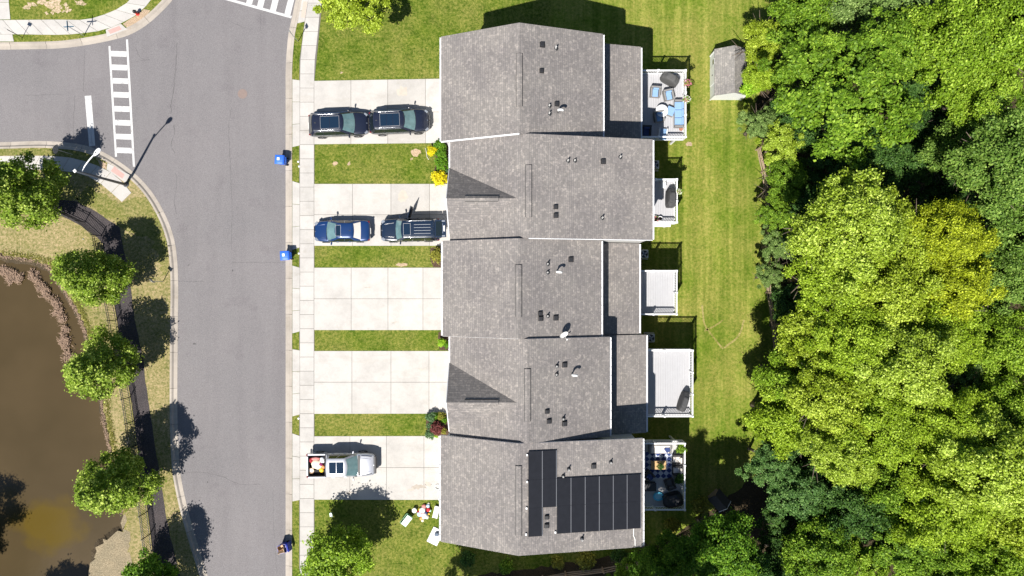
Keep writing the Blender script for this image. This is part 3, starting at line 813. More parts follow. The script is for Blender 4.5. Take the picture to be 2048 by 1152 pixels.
# lower rear roofs
for i, lx, ytop, ybot in ((1, 9.57, 17.90, 10.42), (3, 9.46, 3.31, -3.44), (4, 9.98, -3.47, -10.74)):
    t, sh, d = U[i]
    x0 = d['xw'] + .004; z0 = 7.0 + (lx - x0) * .276
    MB().prism_y([(x0, 0), (lx - .32, 0), (lx - .32, 7.0 + .32 * .276 - .22), (x0, z0 - .22)], ytop - .25 if i == 1 else ytop - .01, ybot + .02).build('rear_wall', 'siding', t, sh)
    MB().prism_y([(x0, z0), (lx, 7.0), (lx, 6.8), (x0, z0 - .2)], ytop, ybot).build('rear_roof', 'shingle', t, sh)
    gutter(t, sh, lx, 7.0, ytop, ybot, 1, i == 1).name = 'rear_gutter'
    mb = MB()
    if i == 1:
        mb.prism_y([(x0, z0 - .02), (lx, 6.98), (lx, 6.78), (x0, z0 - .22)], ytop - .05, ytop + .006)
        mb.build('rake_board', 'white', t, sh)
# front gables
for i, gc in ((2, 6.08), (4, -7.77)):
    t, sh, d = U[i]
    hw, az, le = 2.42, 11.9, d['le']
    xb = d['xr'] - (RZ - az) / d['sl']
    m = (az - 9.4) / hw
    roofs = MB()
    T = .16
    for s_ in (1, -1):
        A = Vector((le - .03, gc, az)); B = Vector((xb + .05, gc, az)); C = Vector((le - .03, gc + s_ * hw, 9.4 - .0)); D = Vector((le + .12, gc + s_ * hw, 9.4))
        dz = Vector((0, 0, -T))
        v = [A, B, D, C, A + dz, B + dz, D + dz, C + dz]
        f = [(0, 3, 2, 1), (4, 5, 6, 7), (0, 4, 7, 3), (3, 7, 6, 2), (2, 6, 5, 1), (0, 1, 5, 4)]
        if s_ < 0: f = [tuple(reversed(q)) for q in f]
        roofs.add([p + Vector((0, 0, .02)) for p in v], f)
    roofs.build('gable_roof', 'shingle_x', t, sh)
    MB().prism_x([(gc - hw, 9.2), (gc + hw, 9.2), (gc, az - .12)], le + .02, le + .4).build('gable_wall', 'siding', t, sh)
    rk = MB()
    for s_ in (1, -1):
        rk.prism_x([(gc + s_ * .002, az + .03), (gc + s_ * .002, az - .2), (gc + s_ * (hw + .02), 9.4 - .2), (gc + s_ * (hw + .02), 9.42)], le - .085, le - .035)
    rk.build('rake_board', 'white', t, sh)
    # small ridge vent on the gable
    a = P(929, 395, az).x; b = P(997, 395, az).x; g = MB()
    for s_ in (1, -1):
        g.prism_x([(gc, az + .13), (gc + s_ * .17, az + .13 - .17 * m), (gc + s_ * .17, az + .06 - .17 * m), (gc, az + .06)], a, b)
    g.build('ridge_vent', 'shingle_x', t, sh)
    g = MB()
    for s_ in (1, -1):
        g.prism_x([(gc + s_ * .15, az + .07 - .15 * m), (gc + s_ * .205, az + .07 - .205 * m), (gc + s_ * .205, az + .015 - .205 * m), (gc + s_ * .15, az - .0 - .15 * m)], a + .02, b - .02)
    g.build('vent_slot', 'slot', t, sh)

for i, y0, y1 in ((1, 107, 212), (2, 330, 434), (3, 530, 634), (4, 738, 843), (5, 932, 1072)):
    ridge_vent(*U[i], y0, y1)
VENTS = {1: dict(b=[(1084.8, 89.7), (1083.4, 142), (1114, 208)], p=[(1111.6, 97), (1098.5, 212), (1098.5, 227.5)], g=[(1116, 224)]),
         2: dict(b=[(1206.7, 323), (1111.6, 414), (1112, 431)], p=[(1135.6, 322), (1149.3, 321.5), (1240, 314.5), (1204, 436)], g=[]),
         3: dict(b=[(1142, 519), (1080.7, 627), (1081.8, 637), (1112, 635.7)], p=[(1095, 528), (1095, 545), (1095, 632)], g=[(1113, 544)]),
         4: dict(b=[(1129.6, 729.7), (1094.6, 823), (1098.4, 842.4), (1129.3, 847)], p=[(1113, 732), (1112.7, 748.6), (1126.3, 837)], g=[(1144, 748)]),
         5: dict(b=[(1187.6, 932), (1094, 1034), (1093.8, 1051)], p=[(1137, 938), (1126, 952), (1221, 924), (1163.5, 1077)], g=[])}
for i, v in VENTS.items():
    for k, q in enumerate(v['b']): box_vent(*U[i], *q, (1.0, .86, .93, 1.0)[k % 4])
    for k, q in enumerate(v['p']): pipe_vent(*U[i], *q, (.5, .38, .46)[k % 3])
    for q in v['g']: gooseneck(*U[i], *q)

# solar panels on the bottom house
t, sh, d = U[5]
pa = on_roof(d, 1056.5, 902); pb = on_roof(d, 1113, 1069); pc = on_roof(d, 1281, 949); pd = on_roof(d, 1113, 1066.5); pe = on_roof(d, 1281, 1055.5); pf = on_roof(d, 1113, 954.3)
def panel(x0, x1, y0, y1):
    z = lambda x: roof_z(d, x)
    def slab(mb, xa, xb, ya, yb, za, zb):
        v = [Vector((x, y, z(x) + q)) for q in (za, zb) for x, y in ((xa, ya), (xb, ya), (xb, yb), (xa, yb))]
        mb.add(v, [(3, 2, 1, 0), (4, 5, 6, 7), (0, 1, 5, 4), (1, 2, 6, 5), (2, 3, 7, 6), (3, 0, 4, 7)])
    lo, hi = min(y0, y1), max(y0, y1)
    mb = MB(); slab(mb, x0 + .004, x1 - .012, lo + .003, hi - .003, .09, .125)
    o = mb.build('solar_panel', 'panel', t, sh)
    mb = MB(); slab(mb, x1 - .034, x1 + .006, lo + .01, hi - .01, .07, .134)
    mb.build('panel_rail', 'rail_metal', o, sh)
w = (pf.x - pa.x) / 2; hgt = (pa.y - pb.y) / 3
for c in range(2):
    for r_ in range(3):
        if c == 1 and r_ == 2: continue
        panel(pa.x + c * w, pa.x + (c + 1) * w, pa.y - r_ * hgt, pa.y - (r_ + 1) * hgt)
ytop = (pf.y + pc.y) / 2; ybot = (pd.y + pe.y) / 2; w2 = (pc.x - pf.x) / 6
for c in range(6):
    for r_ in range(2):
        hh = (ytop - ybot) / 2
        panel(pf.x + .02 + c * w2, pf.x + .02 + (c + 1) * w2, ytop - r_ * hh, ytop - (r_ + 1) * hh)
cd = [on_roof(d, *q) + Vector((0, 0, .05)) for q in ((1267, 1056), (1267, 1071), (1270, 1078), (1270, 1091))]
MB().tube(cd, .032, 8).build('conduit', 'offwhite', t, sh)
jb = MB()
for q in ((1054, 909.5), (1054, 963), (1053, 1016), (1052, 1068), (1110.5, 1064)):
    p = on_roof(d, *q); jb.box((p.x, p.y, p.z + .06), (.10, .13, .14))
jb.build('panel_clamp', 'galv', t, sh)

# satellite dish
dp = on_roof(U[3][2], 1127, 673)
ds = thing('satellite_dish', 'white satellite dish on the seam between two roofs', 'satellite dish', (dp.x, -3.12, roof_z(U[3][2], dp.x)))
MB().tube([(0, 0, 0), (0, 0, .5), (-.02, -.05, .75)], .03, 8).build('mast', 'galv', ds)
rings = []
nrm = Vector((.45, -.72, .52)).normalized(); uu = nrm.cross(Vector((0, 0, 1))).normalized(); vv = nrm.cross(uu)
ctr = Vector((-.02, -.08, .85))
for rr_, dd in ((.02, -.10), (.16, -.085), (.30, -.05), (.40, 0.0), (.405, .012), (.39, .008)):
    rings.append([ctr + nrm * dd + (uu * math.cos(k * math.pi / 10) + vv * math.sin(k * math.pi / 10) * 1.12) * rr_ for k in range(20)])
MB().loft(rings, False).build('dish', 'offwhite', ds, smooth=True)
tip = ctr + nrm * .52 + vv * .12 + Vector((0, 0, -.12))
MB().tube([ctr + vv * .42, ctr + vv * .3 + nrm * .3, tip], .018, 6).build('feed_arm', 'offwhite', ds)
MB().box(tip, (.14, .09, .09), rz=.6).build('receiver', 'offwhite', ds, bevel=.01)
ds.scale = (.78, .78, .78)
# ------------------------------------------------------------------ decks
DF, DRL = 3.5, 4.5
def deck(label, xw, ne, se, mat='deck', skirt=True):
    n = P(*ne, DRL); s_ = P(*se, DRL); xe = n.x; yn, ys = n.y, s_.y
    cx, cy = (xw + xe) / 2, (yn + ys) / 2
    t = thing('deck', label, 'deck', (cx, cy, 0), 0, 'raised rear decks'); sh = (cx, cy, 0)
    mb = MB(); x = xw; k = 0
    while x < xe - .02:
        x1 = min(x + .135, xe); mb.b2((x, ys + .02, DF - .03), (x1 - .012, yn - .02, DF)); x = x1; k += 1
    mb.build('floor', mat, t, sh)
    rim = MB(); q = .04
    rim.b2((xw, yn - q, DF - .28), (xe, yn, DF - .004)); rim.b2((xw, ys, DF - .28), (xe, ys + q, DF - .004)); rim.b2((xe - q, ys + q + .002, DF - .28), (xe, yn - q - .002, DF - .004))
    rim.b2((xw + .05, ys + .06, DF - .25), (xe - .06, yn - .06, DF - .06))
    rim.build('rim_board', 'white', t, sh)
    for y in (yn - .35, cy, ys + .35):
        MB().box((xe - .3, y, (DF - .28) / 2), (.14, .14, DF - .28)).build('support_post', 'white', t, sh)
    rl = MB(); pw = .045; xr = xe - .05
    segs = [((xw + .02, yn - .05), (xr, yn - .05)), ((xr, yn - .05), (xr, ys + .05)), ((xr, ys + .05), (xw + .02, ys + .05))]
    for a, b in segs:
        a, b = Vector((*a, 0)), Vector((*b, 0)); L = (b - a).length; dd = (b - a).normalized(); horiz = abs(dd.x) > .5
        lo = [min(a[i], b[i]) for i in range(2)]; hi = [max(a[i], b[i]) for i in range(2)]
        for z0, z1, wd in ((DRL - .05, DRL, .055), (DF + .09, DF + .14, .03)):
            if horiz: rl.b2((lo[0], lo[1] - wd, z0), (hi[0] - .052, hi[1] + wd, z1))
            else: rl.b2((lo[0] - wd, lo[1] + .052, z0), (hi[0] + wd, hi[1] - .052, z1))
        m_ = int(L / .125)
        for i in range(1, m_):
            p = a + dd * (L * i / m_); rl.b2((p.x - .018, p.y - .018, DF + .14), (p.x + .018, p.y + .018, DRL - .05))
    rl.build('railing', 'white', t, sh)
    nseg = 2 if yn - ys < 4.6 else 3
    pts = [(xr, yn - .05), (xr, ys + .05)] + [(xr, yn - .05 + (ys - yn + .1) * i / nseg) for i in range(1, nseg)] + [((xw + xr) / 2, yn - .05), ((xw + xr) / 2, ys + .05)]
    for a, b in pts:
        o = MB().b2((a - .065, b - .065, DF - .2), (a + .065, b + .065, DRL + .06)).build('railing_post', 'white', t, sh)
        MB().box((a, b, DRL + .085), (.17, .17, .05), taper=.7).build('post_cap', 'white', o, sh)
    return t
E_ = lambda i, low: low
deck('raised deck with blue cushioned wicker furniture behind the top house', 9.26, (1372.5, 139.5), (1371.8, 275))
deck('small raised deck with a dark covered grill behind the second house', 9.53, (1355, 357.4), (1353.8, 446))
deck('empty raised deck behind the middle house', 9.15, (1354.6, 540.5), (1353.8, 630))
deck('raised deck with one dark covered grill in its lower corner, behind the fourth house', 9.67, (1386.4, 699.6), (1385.5, 834))
deck('shaded raised deck crowded with rug, sofa and wooden table', 8.81, (1370.8, 885.8), (1370.2, 1021), 'deck2')
o = MB().b2((0, 0, 0), (1.35, .42, 2.35)); st = thing('stair_landing', 'low white stair landing at the lower edge of the small deck', 'stair', (*P(1305, 453.5, 2.4).xy, 0))
MB().b2((0, 0, 2.3), (1.45, .36, 2.4)).build('landing', 'white', st)
for i, x in enumerate((.1, 1.3)): MB().b2((x, .1, 0), (x + .1, .2, 2.3)).build('leg', 'white', st)

def cushion(c, d, rz=0.0): return MB().box(c, d, rz)
def armchair(label, p, rz, frame='wicker', cush='cushion', w=.78, d=.80, name='armchair', cat='armchair', group=None, n=1):
    t = thing(name, label, cat, p, rz, group)
    f = MB(); f.box((0, 0, .17), (w, d, .28)); f.box((0, -d / 2 + .07, .52), (w, .14, .42))
    for s_ in (-1, 1): f.box((s_ * (w / 2 - .07), .07, .45), (.14, d - .142, .28))
    f.build('frame', frame, t, bevel=.025)
    cw = (w - .30) / n
    for i in range(n):
        x = -w / 2 + .15 + cw * (i + .5)
        MB().box((x, .08, .385), (cw - .02, d - .20, .15)).build('seat_cushion', cush, t, bevel=.05)
        MB().box((x, -d / 2 + .20, .60), (cw - .03, .15, .36), rx=R(-10)).build('back_cushion', cush, t, bevel=.05)
    return t
def at(a, b, z=DF): return P(a, b, z + .35).xy.to_3d() + Vector((0, 0, z))
armchair('blue cushioned wicker armchair, left one of the pair below the grill', at(1310.5, 184), R(176), group='wicker armchairs on the top deck')
armchair('blue cushioned wicker armchair, turned and nearer the sofa of the pair below the grill', at(1337, 190), R(192), group='wicker armchairs on the top deck')
armchair('blue cushioned wicker chair half in shade beside the round white table', at(1318, 233), R(190), group='wicker armchairs on the top deck')
armchair('long wicker sofa with three blue cushions along the white railing', at(1359, 227.5), R(90), w=2.15, d=.82, name='sofa', cat='sofa', n=3)
t = thing('ottoman', 'square blue cushioned ottoman between round table and sofa', 'ottoman', at(1341, 222), R(-22))
MB().box((0, 0, .17), (.66, .72, .30)).build('base', 'wicker', t, bevel=.02)
MB().box((0, 0, .38), (.62, .68, .13)).build('cushion', 'cushion', t, bevel=.05)
t = thing('round_table', 'round white table among the wicker furniture', 'table', at(1322.5, 223))
MB().lathe((0, 0, 0), [(.46, .60), (.475, .61), (.475, .64), (.46, .65)], 32).build('tabletop', 'white', t)
MB().lathe((0, 0, 0), [(.28, 0), (.26, .04), (.06, .10), (.05, .60)], 16).build('pedestal', 'white', t)
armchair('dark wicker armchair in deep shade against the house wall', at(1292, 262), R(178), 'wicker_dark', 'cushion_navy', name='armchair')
t = thing('deck_chair', 'slatted folding deck chair half in shade by the lower railing', 'deck chair', at(1325.5, 267), R(-8))
f = MB()
for s_ in (-1, 1): f.box((s_ * .29, .0, .30), (.045, .95, .05), rx=R(12)); f.box((s_ * .29, .05, .56), (.06, .6, .04))
for i in range(4): f.box(((-.29, .29)[i % 2], (-.3, .3)[i // 2], .27), (.045, .045, .54))
f.build('frame', 'offwhite', t)
f = MB()
for i in range(7): f.box((0, -.28 + i * .1, .33 + i * .012), (.54, .075, .025))
for i in range(5): f.box((0, -.36 - i * .05, .46 + i * .11), (.54, .02, .08), rx=R(-20))
f.build('slats', 'cushion', t)
def lump(label, p, rz, w, d, h, mat, seed, name='covered_grill', cat='grill', wheels=True):
    rnd = random.Random(seed); t = thing(name, label, cat, p, rz, 'covered grills on the decks')
    rings = []
    for z, k, kk in ((0.03, 1.0, 1.0), (.25, .98, .97), (.62 * h, .97, .93), (.72 * h, .95, .88), (.88 * h, .62, .78), (.97 * h, .50, .62), (h, .40, .45)):
        ring = []
        for i in range(20):
            a = i / 20 * 2 * math.pi; ca, sa = math.cos(a), math.sin(a)
            e = 4.5
            rr_ = (abs(ca) ** e + abs(sa) ** e) ** (-1 / e)
            j = 1 + rnd.uniform(-.035, .035)
            ring.append((ca * rr_ * w / 2 * k * j, sa * rr_ * d / 2 * kk * j, z + rnd.uniform(-.012, .012)))
        rings.append(ring)
    MB().loft(rings).build('cover', mat, t)
    if wheels:
        for s_ in (-1, 1): MB().lathe((s_ * w * .3, -d * .33, .07), [(.03, -.02), (.065, -.02), (.065, .02), (.03, .02)], 12, 'X').build('wheel', 'rubber', t)
    f = MB().tube([(-.14, d * .28, h * .72), (-.14, d * .36, h * .7), (.14, d * .36, h * .7), (.14, d * .28, h * .72)], .014, 6)
    f.build('handle', 'galv', t)
    return t
def at0(a, b, z=DF): p = P(a, b, z + .5); p.z = z; return p
lump('big grey covered grill standing askew in the corner of the top deck', at0(1340, 158), R(-28), 1.45, .78, 1.15, 'grillcover2', 1)
lump('dark covered grill with a white tag, on the small deck by its railing', at0(1342.5, 396), R(88), 1.5, .78, 1.2, 'grillcover', 2)
lump('slim charcoal covered grill slanting by the lower railing of the otherwise bare deck', at0(1367, 803), R(72), 1.6, .62, 1.15, 'grillcover', 3)
lump('round black covered fire pit in the shady corner of the crowded deck', at0(1347, 1001), R(12), 1.55, 1.15, .85, 'black', 4, 'covered_fire_pit', 'fire pit', False)
# ------------------------------------------------------------------ foliage generators
def leaf_cloud(name, seed, lobes, n_leaf, size, flat=0.75, up=0.85):
    """lobes: list of (centre, radius); leaves scattered in shells round each lobe"""
    rg = np.random.default_rng(seed)
    C, N, T = [], [], []
    ctr_all = np.mean([l[0] for l in lobes], axis=0)
    tot = sum(l[1] ** 2 for l in lobes)
    for c, r in lobes:
        k = max(8, int(n_leaf * r * r / tot))
        u = rg.normal(size=(k, 3)); u /= np.linalg.norm(u, axis=1)[:, None]
        rad = r * (rg.random(k) ** 0.42) * (1 + np.abs(rg.normal(size=k)) * .10 + (rg.random(k) < .22) * rg.random(k) * .75)
        p = np.array(c) + u * rad[:, None] * np.array([1, 1, flat])
        out = p - ctr_all; out /= (np.linalg.norm(out, axis=1)[:, None] + 1e-6)
        nn = u * .45 + out * .35 + np.array([0, 0, up]) + rg.normal(size=(k, 3)) * .68
        nn /= np.linalg.norm(nn, axis=1)[:, None]
        lobe_t = rg.normal() * .11
        C.append(p); N.append(nn); T.append(np.clip(.46 + lobe_t + rg.normal(size=k) * .30, 0, 1))  # wide tone spread paints in lit leaves and darker gaps
    C = np.concatenate(C); N = np.concatenate(N); T = np.concatenate(T); n = len(C)
    ref = rg.normal(size=(n, 3)); a = np.cross(N, ref); a /= np.linalg.norm(a, axis=1)[:, None]; b = np.cross(N, a)
    s1 = size * (.45 + .95 * rg.random(n)); s2 = s1 * (.5 + .3 * rg.random(n))
    fold = N * (s1 * .22)[:, None]
    A = a * s1[:, None]; B = b * s2[:, None]
    V = np.stack([C - A, C - A * .1 - B + fold, C + A, C + A * .05 + B + fold], axis=1).reshape(-1, 3)
    me = bpy.data.meshes.new(name)
    me.vertices.add(n * 4); me.vertices.foreach_set('co', V.astype(np.float32).ravel())
    me.loops.add(n * 4); me.loops.foreach_set('vertex_index', np.arange(n * 4, dtype=np.int32))
    me.polygons.add(n); me.polygons.foreach_set('loop_start', np.arange(0, n * 4, 4, dtype=np.int32))
    me.update(calc_edges=True)
    at_ = me.attributes.new('tint', 'FLOAT', 'FACE'); at_.data.foreach_set('value', T.astype(np.float32))
    me.validate(); return me

def crown_lobes(seed, Rr, hz, n, lr, low=-.35, jag=.28, conic=0.0):
    rnd = random.Random(seed); out = []
    lobing = [(rnd.uniform(0, 6.28), rnd.uniform(.5, 1)) for _ in range(4)]
    for i in range(n):
        z = low + (1 - low) * ((i + .5) / n); a = i * 2.39996 + rnd.uniform(-.5, .5)
        rho = math.sqrt(max(0, 1 - z * z)) if z > 0 else math.sqrt(max(0, 1 - (z / -low * .75) ** 2 if low < 0 else 1))
        k = 1 + jag * sum(w_ * math.cos((j + 2) * a + ph) for j, (ph, w_) in enumerate(lobing)) / 3 + rnd.uniform(-jag, jag) * .5
        k *= (1 - conic * max(0, z))
        f = rnd.uniform(.72, 1.0)
        out.append(((rho * math.cos(a) * Rr * k * f * .86, rho * math.sin(a) * Rr * k * f * .86, z * hz * f + hz * .25), lr * Rr * rnd.uniform(.65, 1.25)))
    for i in range(max(3, n // 9)):
        out.append(((rnd.uniform(-.4, .4) * Rr, rnd.uniform(-.4, .4) * Rr, rnd.uniform(-.1, .45) * hz), lr * Rr * 1.5))
    return out

def cone_lobes(seed, Rr, z0, z1, n, lr):
    """pear tree outline: widest low down, drawn out to a tip"""
    rnd = random.Random(seed); out = []; ph = rnd.uniform(0, 6.28)
    for i in range(n):
        t = ((i + .5) / n) ** 1.25; a = i * 2.39996 + rnd.uniform(-.5, .5)
        prof = min(1, .62 + 1.6 * t) if t < .24 else max(.10, 1 - ((t - .24) / .80) ** 1.35)
        k = 1 + .14 * math.cos(2 * a + ph) + .10 * math.cos(3 * a + 2 * ph) + rnd.uniform(-.16, .14)
        r = Rr * prof * k * .84
        out.append(((r * math.cos(a), r * math.sin(a), z0 + (z1 - z0) * t), lr * Rr * rnd.uniform(.7, 1.2) * (.6 + .5 * prof)))
    for i in range(9): out.append(((rnd.uniform(-.3, .3) * Rr, rnd.uniform(-.3, .3) * Rr, z0 + (z1 - z0) * rnd.uniform(.15, .6)), lr * Rr * 1.6))
    return out

def trunk_mesh(name, seed, h, r, spread, branches, upto):
    """tapered trunk from z=0 with limbs reaching into the crown"""
    rnd = random.Random(seed); mb = MB()
    lean = (rnd.uniform(-.03, .03), rnd.uniform(-.03, .03))
    pt = lambda z: Vector((lean[0] * z + .05 * math.sin(z * 1.3), lean[1] * z, z))
    zs = [0, .25, h * .3, h * .55, h * .8, upto]
    mb.tube([pt(z) for z in zs], [r * 1.5, r * 1.05, r * .9, r * .72, r * .45, r * .12], 9)
    for i in range(branches):
        z0 = h * rnd.uniform(.38, .85); a = i * 2.4 + rnd.uniform(-.4, .4); L = spread * rnd.uniform(.55, 1.0)
        p0 = pt(z0); p1 = p0 + Vector((math.cos(a) * L * .4, math.sin(a) * L * .4, L * .35)); p2 = p0 + Vector((math.cos(a + .15) * L * .8, math.sin(a + .15) * L * .8, L * .62 + rnd.uniform(-.2, .5)))
        mb.tube([p0, p1, p2], [r * .42, r * .26, r * .06], 6)
        for q in (.6, -.7):
            p3 = p1 + Vector((math.cos(a + q) * L * .45, math.sin(a + q) * L * .45, L * .3))
            mb.tube([p1, p3], [r * .18, r * .04], 5)
    me = bpy.data.meshes.new(name); me.from_pydata(mb.v, [], mb.f); me.update(); me.materials.append(M['bark'])
    me.polygons.foreach_set('use_smooth', [True] * len(me.polygons)); return me

CR = {}
for k in range(4):
    CR['L%d' % k] = (leaf_cloud('large crown %d' % k, 100 + k, crown_lobes(200 + k, 6.0, 4.2, 110, .15, -.3, .42), 62000, .128), 6.0)
for k in range(3):
    CR['M%d' % k] = (leaf_cloud('medium crown %d' % k, 130 + k, crown_lobes(230 + k, 4.0, 3.4, 68, .175, -.4, .38), 36000, .110), 4.0)
for k in range(4):
    CR['S%d' % k] = (leaf_cloud('street crown %d' % k, 160 + k, crown_lobes(260 + k, 2.6, 2.9, 60, .20, -.55, .22, .12), 19000, .088), 2.6)
for k in range(3):
    CR['F%d' % k] = (leaf_cloud('feathery crown %d' % k, 180 + k, crown_lobes(280 + k, 3.2, 2.2, 80, .125, -.2, .46), 32000, .085, .45, .95), 3.2)
for k in range(3):
    CR['B%d' % k] = (leaf_cloud('bush %d' % k, 190 + k, crown_lobes(290 + k, .8, .7, 26, .26, -.5, .15), 2400, .075), .8)
for k in range(3):
    CR['P%d' % k] = (leaf_cloud('pear crown %d' % k, 310 + k, cone_lobes(410 + k, 2.45, 1.7, 8.5, 78, .20), 22000, .088), 2.45)
CACHE = {}
def pear_tree(label, bx, by, key, leaf, k, group, seed):
    p = P(bx, by); t = thing('street_tree', label, 'tree', (p.x, p.y, 0), 0, group)
    cr = bpy.data.objects.new('crown', crown_data(key, leaf)); COL.objects.link(cr); cr.parent = t
    cr.scale = (k, k, k); cr.rotation_euler = (0, 0, seed * 1.7)
    tr = bpy.data.objects.new('trunk', trunk_mesh('pear trunk %d' % seed, seed, 5.6, .10, 1.5, 11, 7.2)); COL.objects.link(tr); tr.parent = t
    return t
def crown_data(key, leaf):
    if (key, leaf) not in CACHE:
        me = CR[key][0].copy(); me.name = leaf + ' ' + me.name; me.materials.append(LEAF[leaf]); CACHE[key, leaf] = me
    return CACHE[key, leaf]
TR = {}
def tree(name, label, ix, iy, rpx, zc, key, leaf, zs=1.0, group=None, seed=0, cat='tree', rtrunk=None):
    """ix, iy: where the middle of the crown appears; rpx its radius there; zc the height of its middle"""
    rnd = random.Random(seed * 13 + int(ix) * 7 + int(iy))
    c = P(ix, iy, zc); base_r = CR[key][1]; k = rpx / S * (1 - zc / H) / base_r
    t = thing(name, label, cat, (c.x, c.y, 0), 0, group)
    cr = bpy.data.objects.new('crown', crown_data(key, leaf)); COL.objects.link(cr); cr.parent = t
    hz = {'L': 4.2, 'M': 3.4, 'S': 2.9, 'F': 2.2, 'B': .7}[key[0]]
    cr.location = (0, 0, zc - hz * k * zs * .2); cr.scale = (k, k, k * zs); cr.rotation_euler = (0, 0, rnd.uniform(0, 6.28))
    if key[0] != 'B':
        kk = (round(zc * 2) / 2, key[0])
        if kk not in TR:
            TR[kk] = trunk_mesh('trunk %s %.1f' % (key[0], zc), int(zc * 10), zc, {'L': .28, 'M': .2, 'S': .11, 'F': .12}[key[0]], {'L': 4.6, 'M': 3.0, 'S': 1.8, 'F': 2.2}[key[0]], {'L': 9, 'M': 7, 'S': 8, 'F': 6}[key[0]], zc + hz * .55)
        tr = bpy.data.objects.new('trunk', TR[kk]); COL.objects.link(tr); tr.parent = t; tr.rotation_euler = (0, 0, rnd.uniform(0, 6.28))
    else:
        st_ = MB()
        for q in range(5):
            a = q * 1.3; st_.tube([(0, 0, 0), (math.cos(a) * .25 * k, math.sin(a) * .25 * k, zc * .9)], [.02, .008], 5)
        st_.build('stem', 'bark', t)
    return t
# ------------------------------------------------------------------ more deck things
def flowers(label, p, petal, r=.24, pot='terracotta', hang=False, name='flower_pot'):
    t = thing(name, label, 'flower pot', p)
    MB().lathe((0, 0, 0), [(.11, 0), (.16, .2), (.17, .2), (.17, .235), (.14, .235)], 14).build('pot', pot, t)
    MB().lathe((0, 0, 0), [(.0001, .20), (.138, .20)], 14).build('soil', 'soil', t)
    rnd = random.Random(int(p[0] * 100)); lv, pt_ = MB(), MB()
    for i in range(150):
        a = rnd.uniform(0, 6.28); q = r * math.sqrt(rnd.random()); z = .25 + .22 * math.sqrt(max(0, 1 - (q / r) ** 2)) * rnd.uniform(.4, 1)
        s_ = rnd.uniform(.025, .05); c = Vector((q * math.cos(a), q * math.sin(a), z))
        u = Vector((rnd.gauss(0, 1), rnd.gauss(0, 1), rnd.gauss(0, .4))).normalized() * s_; v = Vector((rnd.gauss(0, 1), rnd.gauss(0, 1), rnd.gauss(0, .4))).normalized() * s_
        (pt_ if i % 5 < 2 else lv).add([c - u, c - v + Vector((0, 0, .01)), c + u, c + v], [(0, 1, 2, 3)])
    o = lv.build('leaves', LEAF['lime'], t)
    pt_.build('petals', petal, t); return t
q = P(1374.5, 167, DRL + .2); flowers('pink flower basket on the right railing near the grey covered grill', (q.x, q.y, DRL + .003), 'flower_pink', .33)
q = P(1372.5, 200, DRL + .2); flowers('white flower basket on the railing beside the blue sofa', (q.x, q.y, DRL + .003), 'flower_white', .33)
q = P(1367, 202, DF + .2); flowers('purple flowers in a pot at the upper end of the blue sofa', (q.x, q.y, DF + .003), 'flower_purple', .26)
q = P(1311, 439, DF + .3); flowers('pink and lime flower pot in the lower left corner of the small deck', (q.x, q.y, DF + .003), 'flower_pink', .3)
q = P(1357.5, 384, DRL + .1); flowers('pale flower basket on the right railing of the small deck', (q.x, q.y, DRL + .003), 'flower_white', .24)
t = thing('copper_bowl', 'small copper bowl on the deck floor below the blue sofa', 'bowl', (*P(1362, 258, DF + .1).xy, DF + .003))
MB().lathe((0, 0, 0), [(.09, 0), (.15, .1), (.155, .16), (.135, .16), (.08, .04)], 20).build('bowl', 'copper', t, smooth=True)
MB().lathe((0, 0, 0), [(.0001, .10), (.12, .105)], 16).build('candle', 'terracotta', t)
t = thing('planter', 'black round planter in a white ring by the pink flower pot', 'planter', (*P(1320, 437.5, DF + .2).xy, DF + .003))
MB().lathe((0, 0, 0), [(.16, 0), (.2, .32), (.155, .32), (.13, .1)], 20).build('pot', 'white', t, smooth=True)
MB().lathe((0, 0, 0), [(.0001, .29), (.156, .292)], 16).build('soil', 'soil', t)
t = thing('side_table', 'pale side table against the upper railing of the small deck', 'side table', (*P(1327, 369, DF + .5).xy, DF))
MB().box((0, 0, .62), (.34, .62, .05)).build('tabletop', 'offwhite', t, bevel=.01)
for x in (-.13, .13):
    for y in (-.26, .26): MB().box((x, y, .3), (.04, .04, .6)).build('leg', 'offwhite', t)
f = MB()
for i in range(4): f.tube([(.06 * math.cos(i * 1.6), .18 + .06 * math.sin(i * 1.6), .65), (.1 * math.cos(i * 1.6), .18 + .1 * math.sin(i * 1.6), .78)], .02, 6)
f.build('ornament', 'black_metal', t)
# crowded lower deck
rg_ = MB().b2((P(1291, 0, DF).x, P(0, 956, DF).y, DF + .004), (P(1344, 0, DF).x, P(0, 904, DF).y, DF + .014)).build('rug', 'rug')
tag(rg_, 'blue and white lattice rug under the wooden table', 'rug')
armchair('cream cushioned sofa along the upper railing of the crowded deck', at(1320, 896), R(180), 'wicker', 'cushion_cream', 1.75, .85, 'sofa', 'sofa', None, 2)
tag(MB().box((0, 0, 0), (.42, .42, .13)).build('throw_pillow', 'cushion_navy', bevel=.05), 'navy pillow thrown on the end of the cream sofa', 'pillow', None, (*P(1335, 899, DF + .5).xy, DF + .53), R(35))
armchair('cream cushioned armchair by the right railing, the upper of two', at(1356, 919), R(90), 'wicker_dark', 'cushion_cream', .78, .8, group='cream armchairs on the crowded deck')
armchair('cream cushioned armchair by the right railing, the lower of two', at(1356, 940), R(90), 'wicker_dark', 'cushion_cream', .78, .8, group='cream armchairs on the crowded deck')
t = thing('coffee_table', 'oiled wooden coffee table on the lattice rug', 'table', (*P(1317, 930.5, DF + .45).xy, DF + .016))
mb = MB()
for i in range(6): mb.box((0, -.275 + i * .11, .42), (1.18, .105, .035))
mb.build('tabletop', 'wood', t)
for x in (-.5, .5):
    for y in (-.25, .25): MB().box((x, y, .2), (.06, .06, .4)).build('leg', 'wood', t)
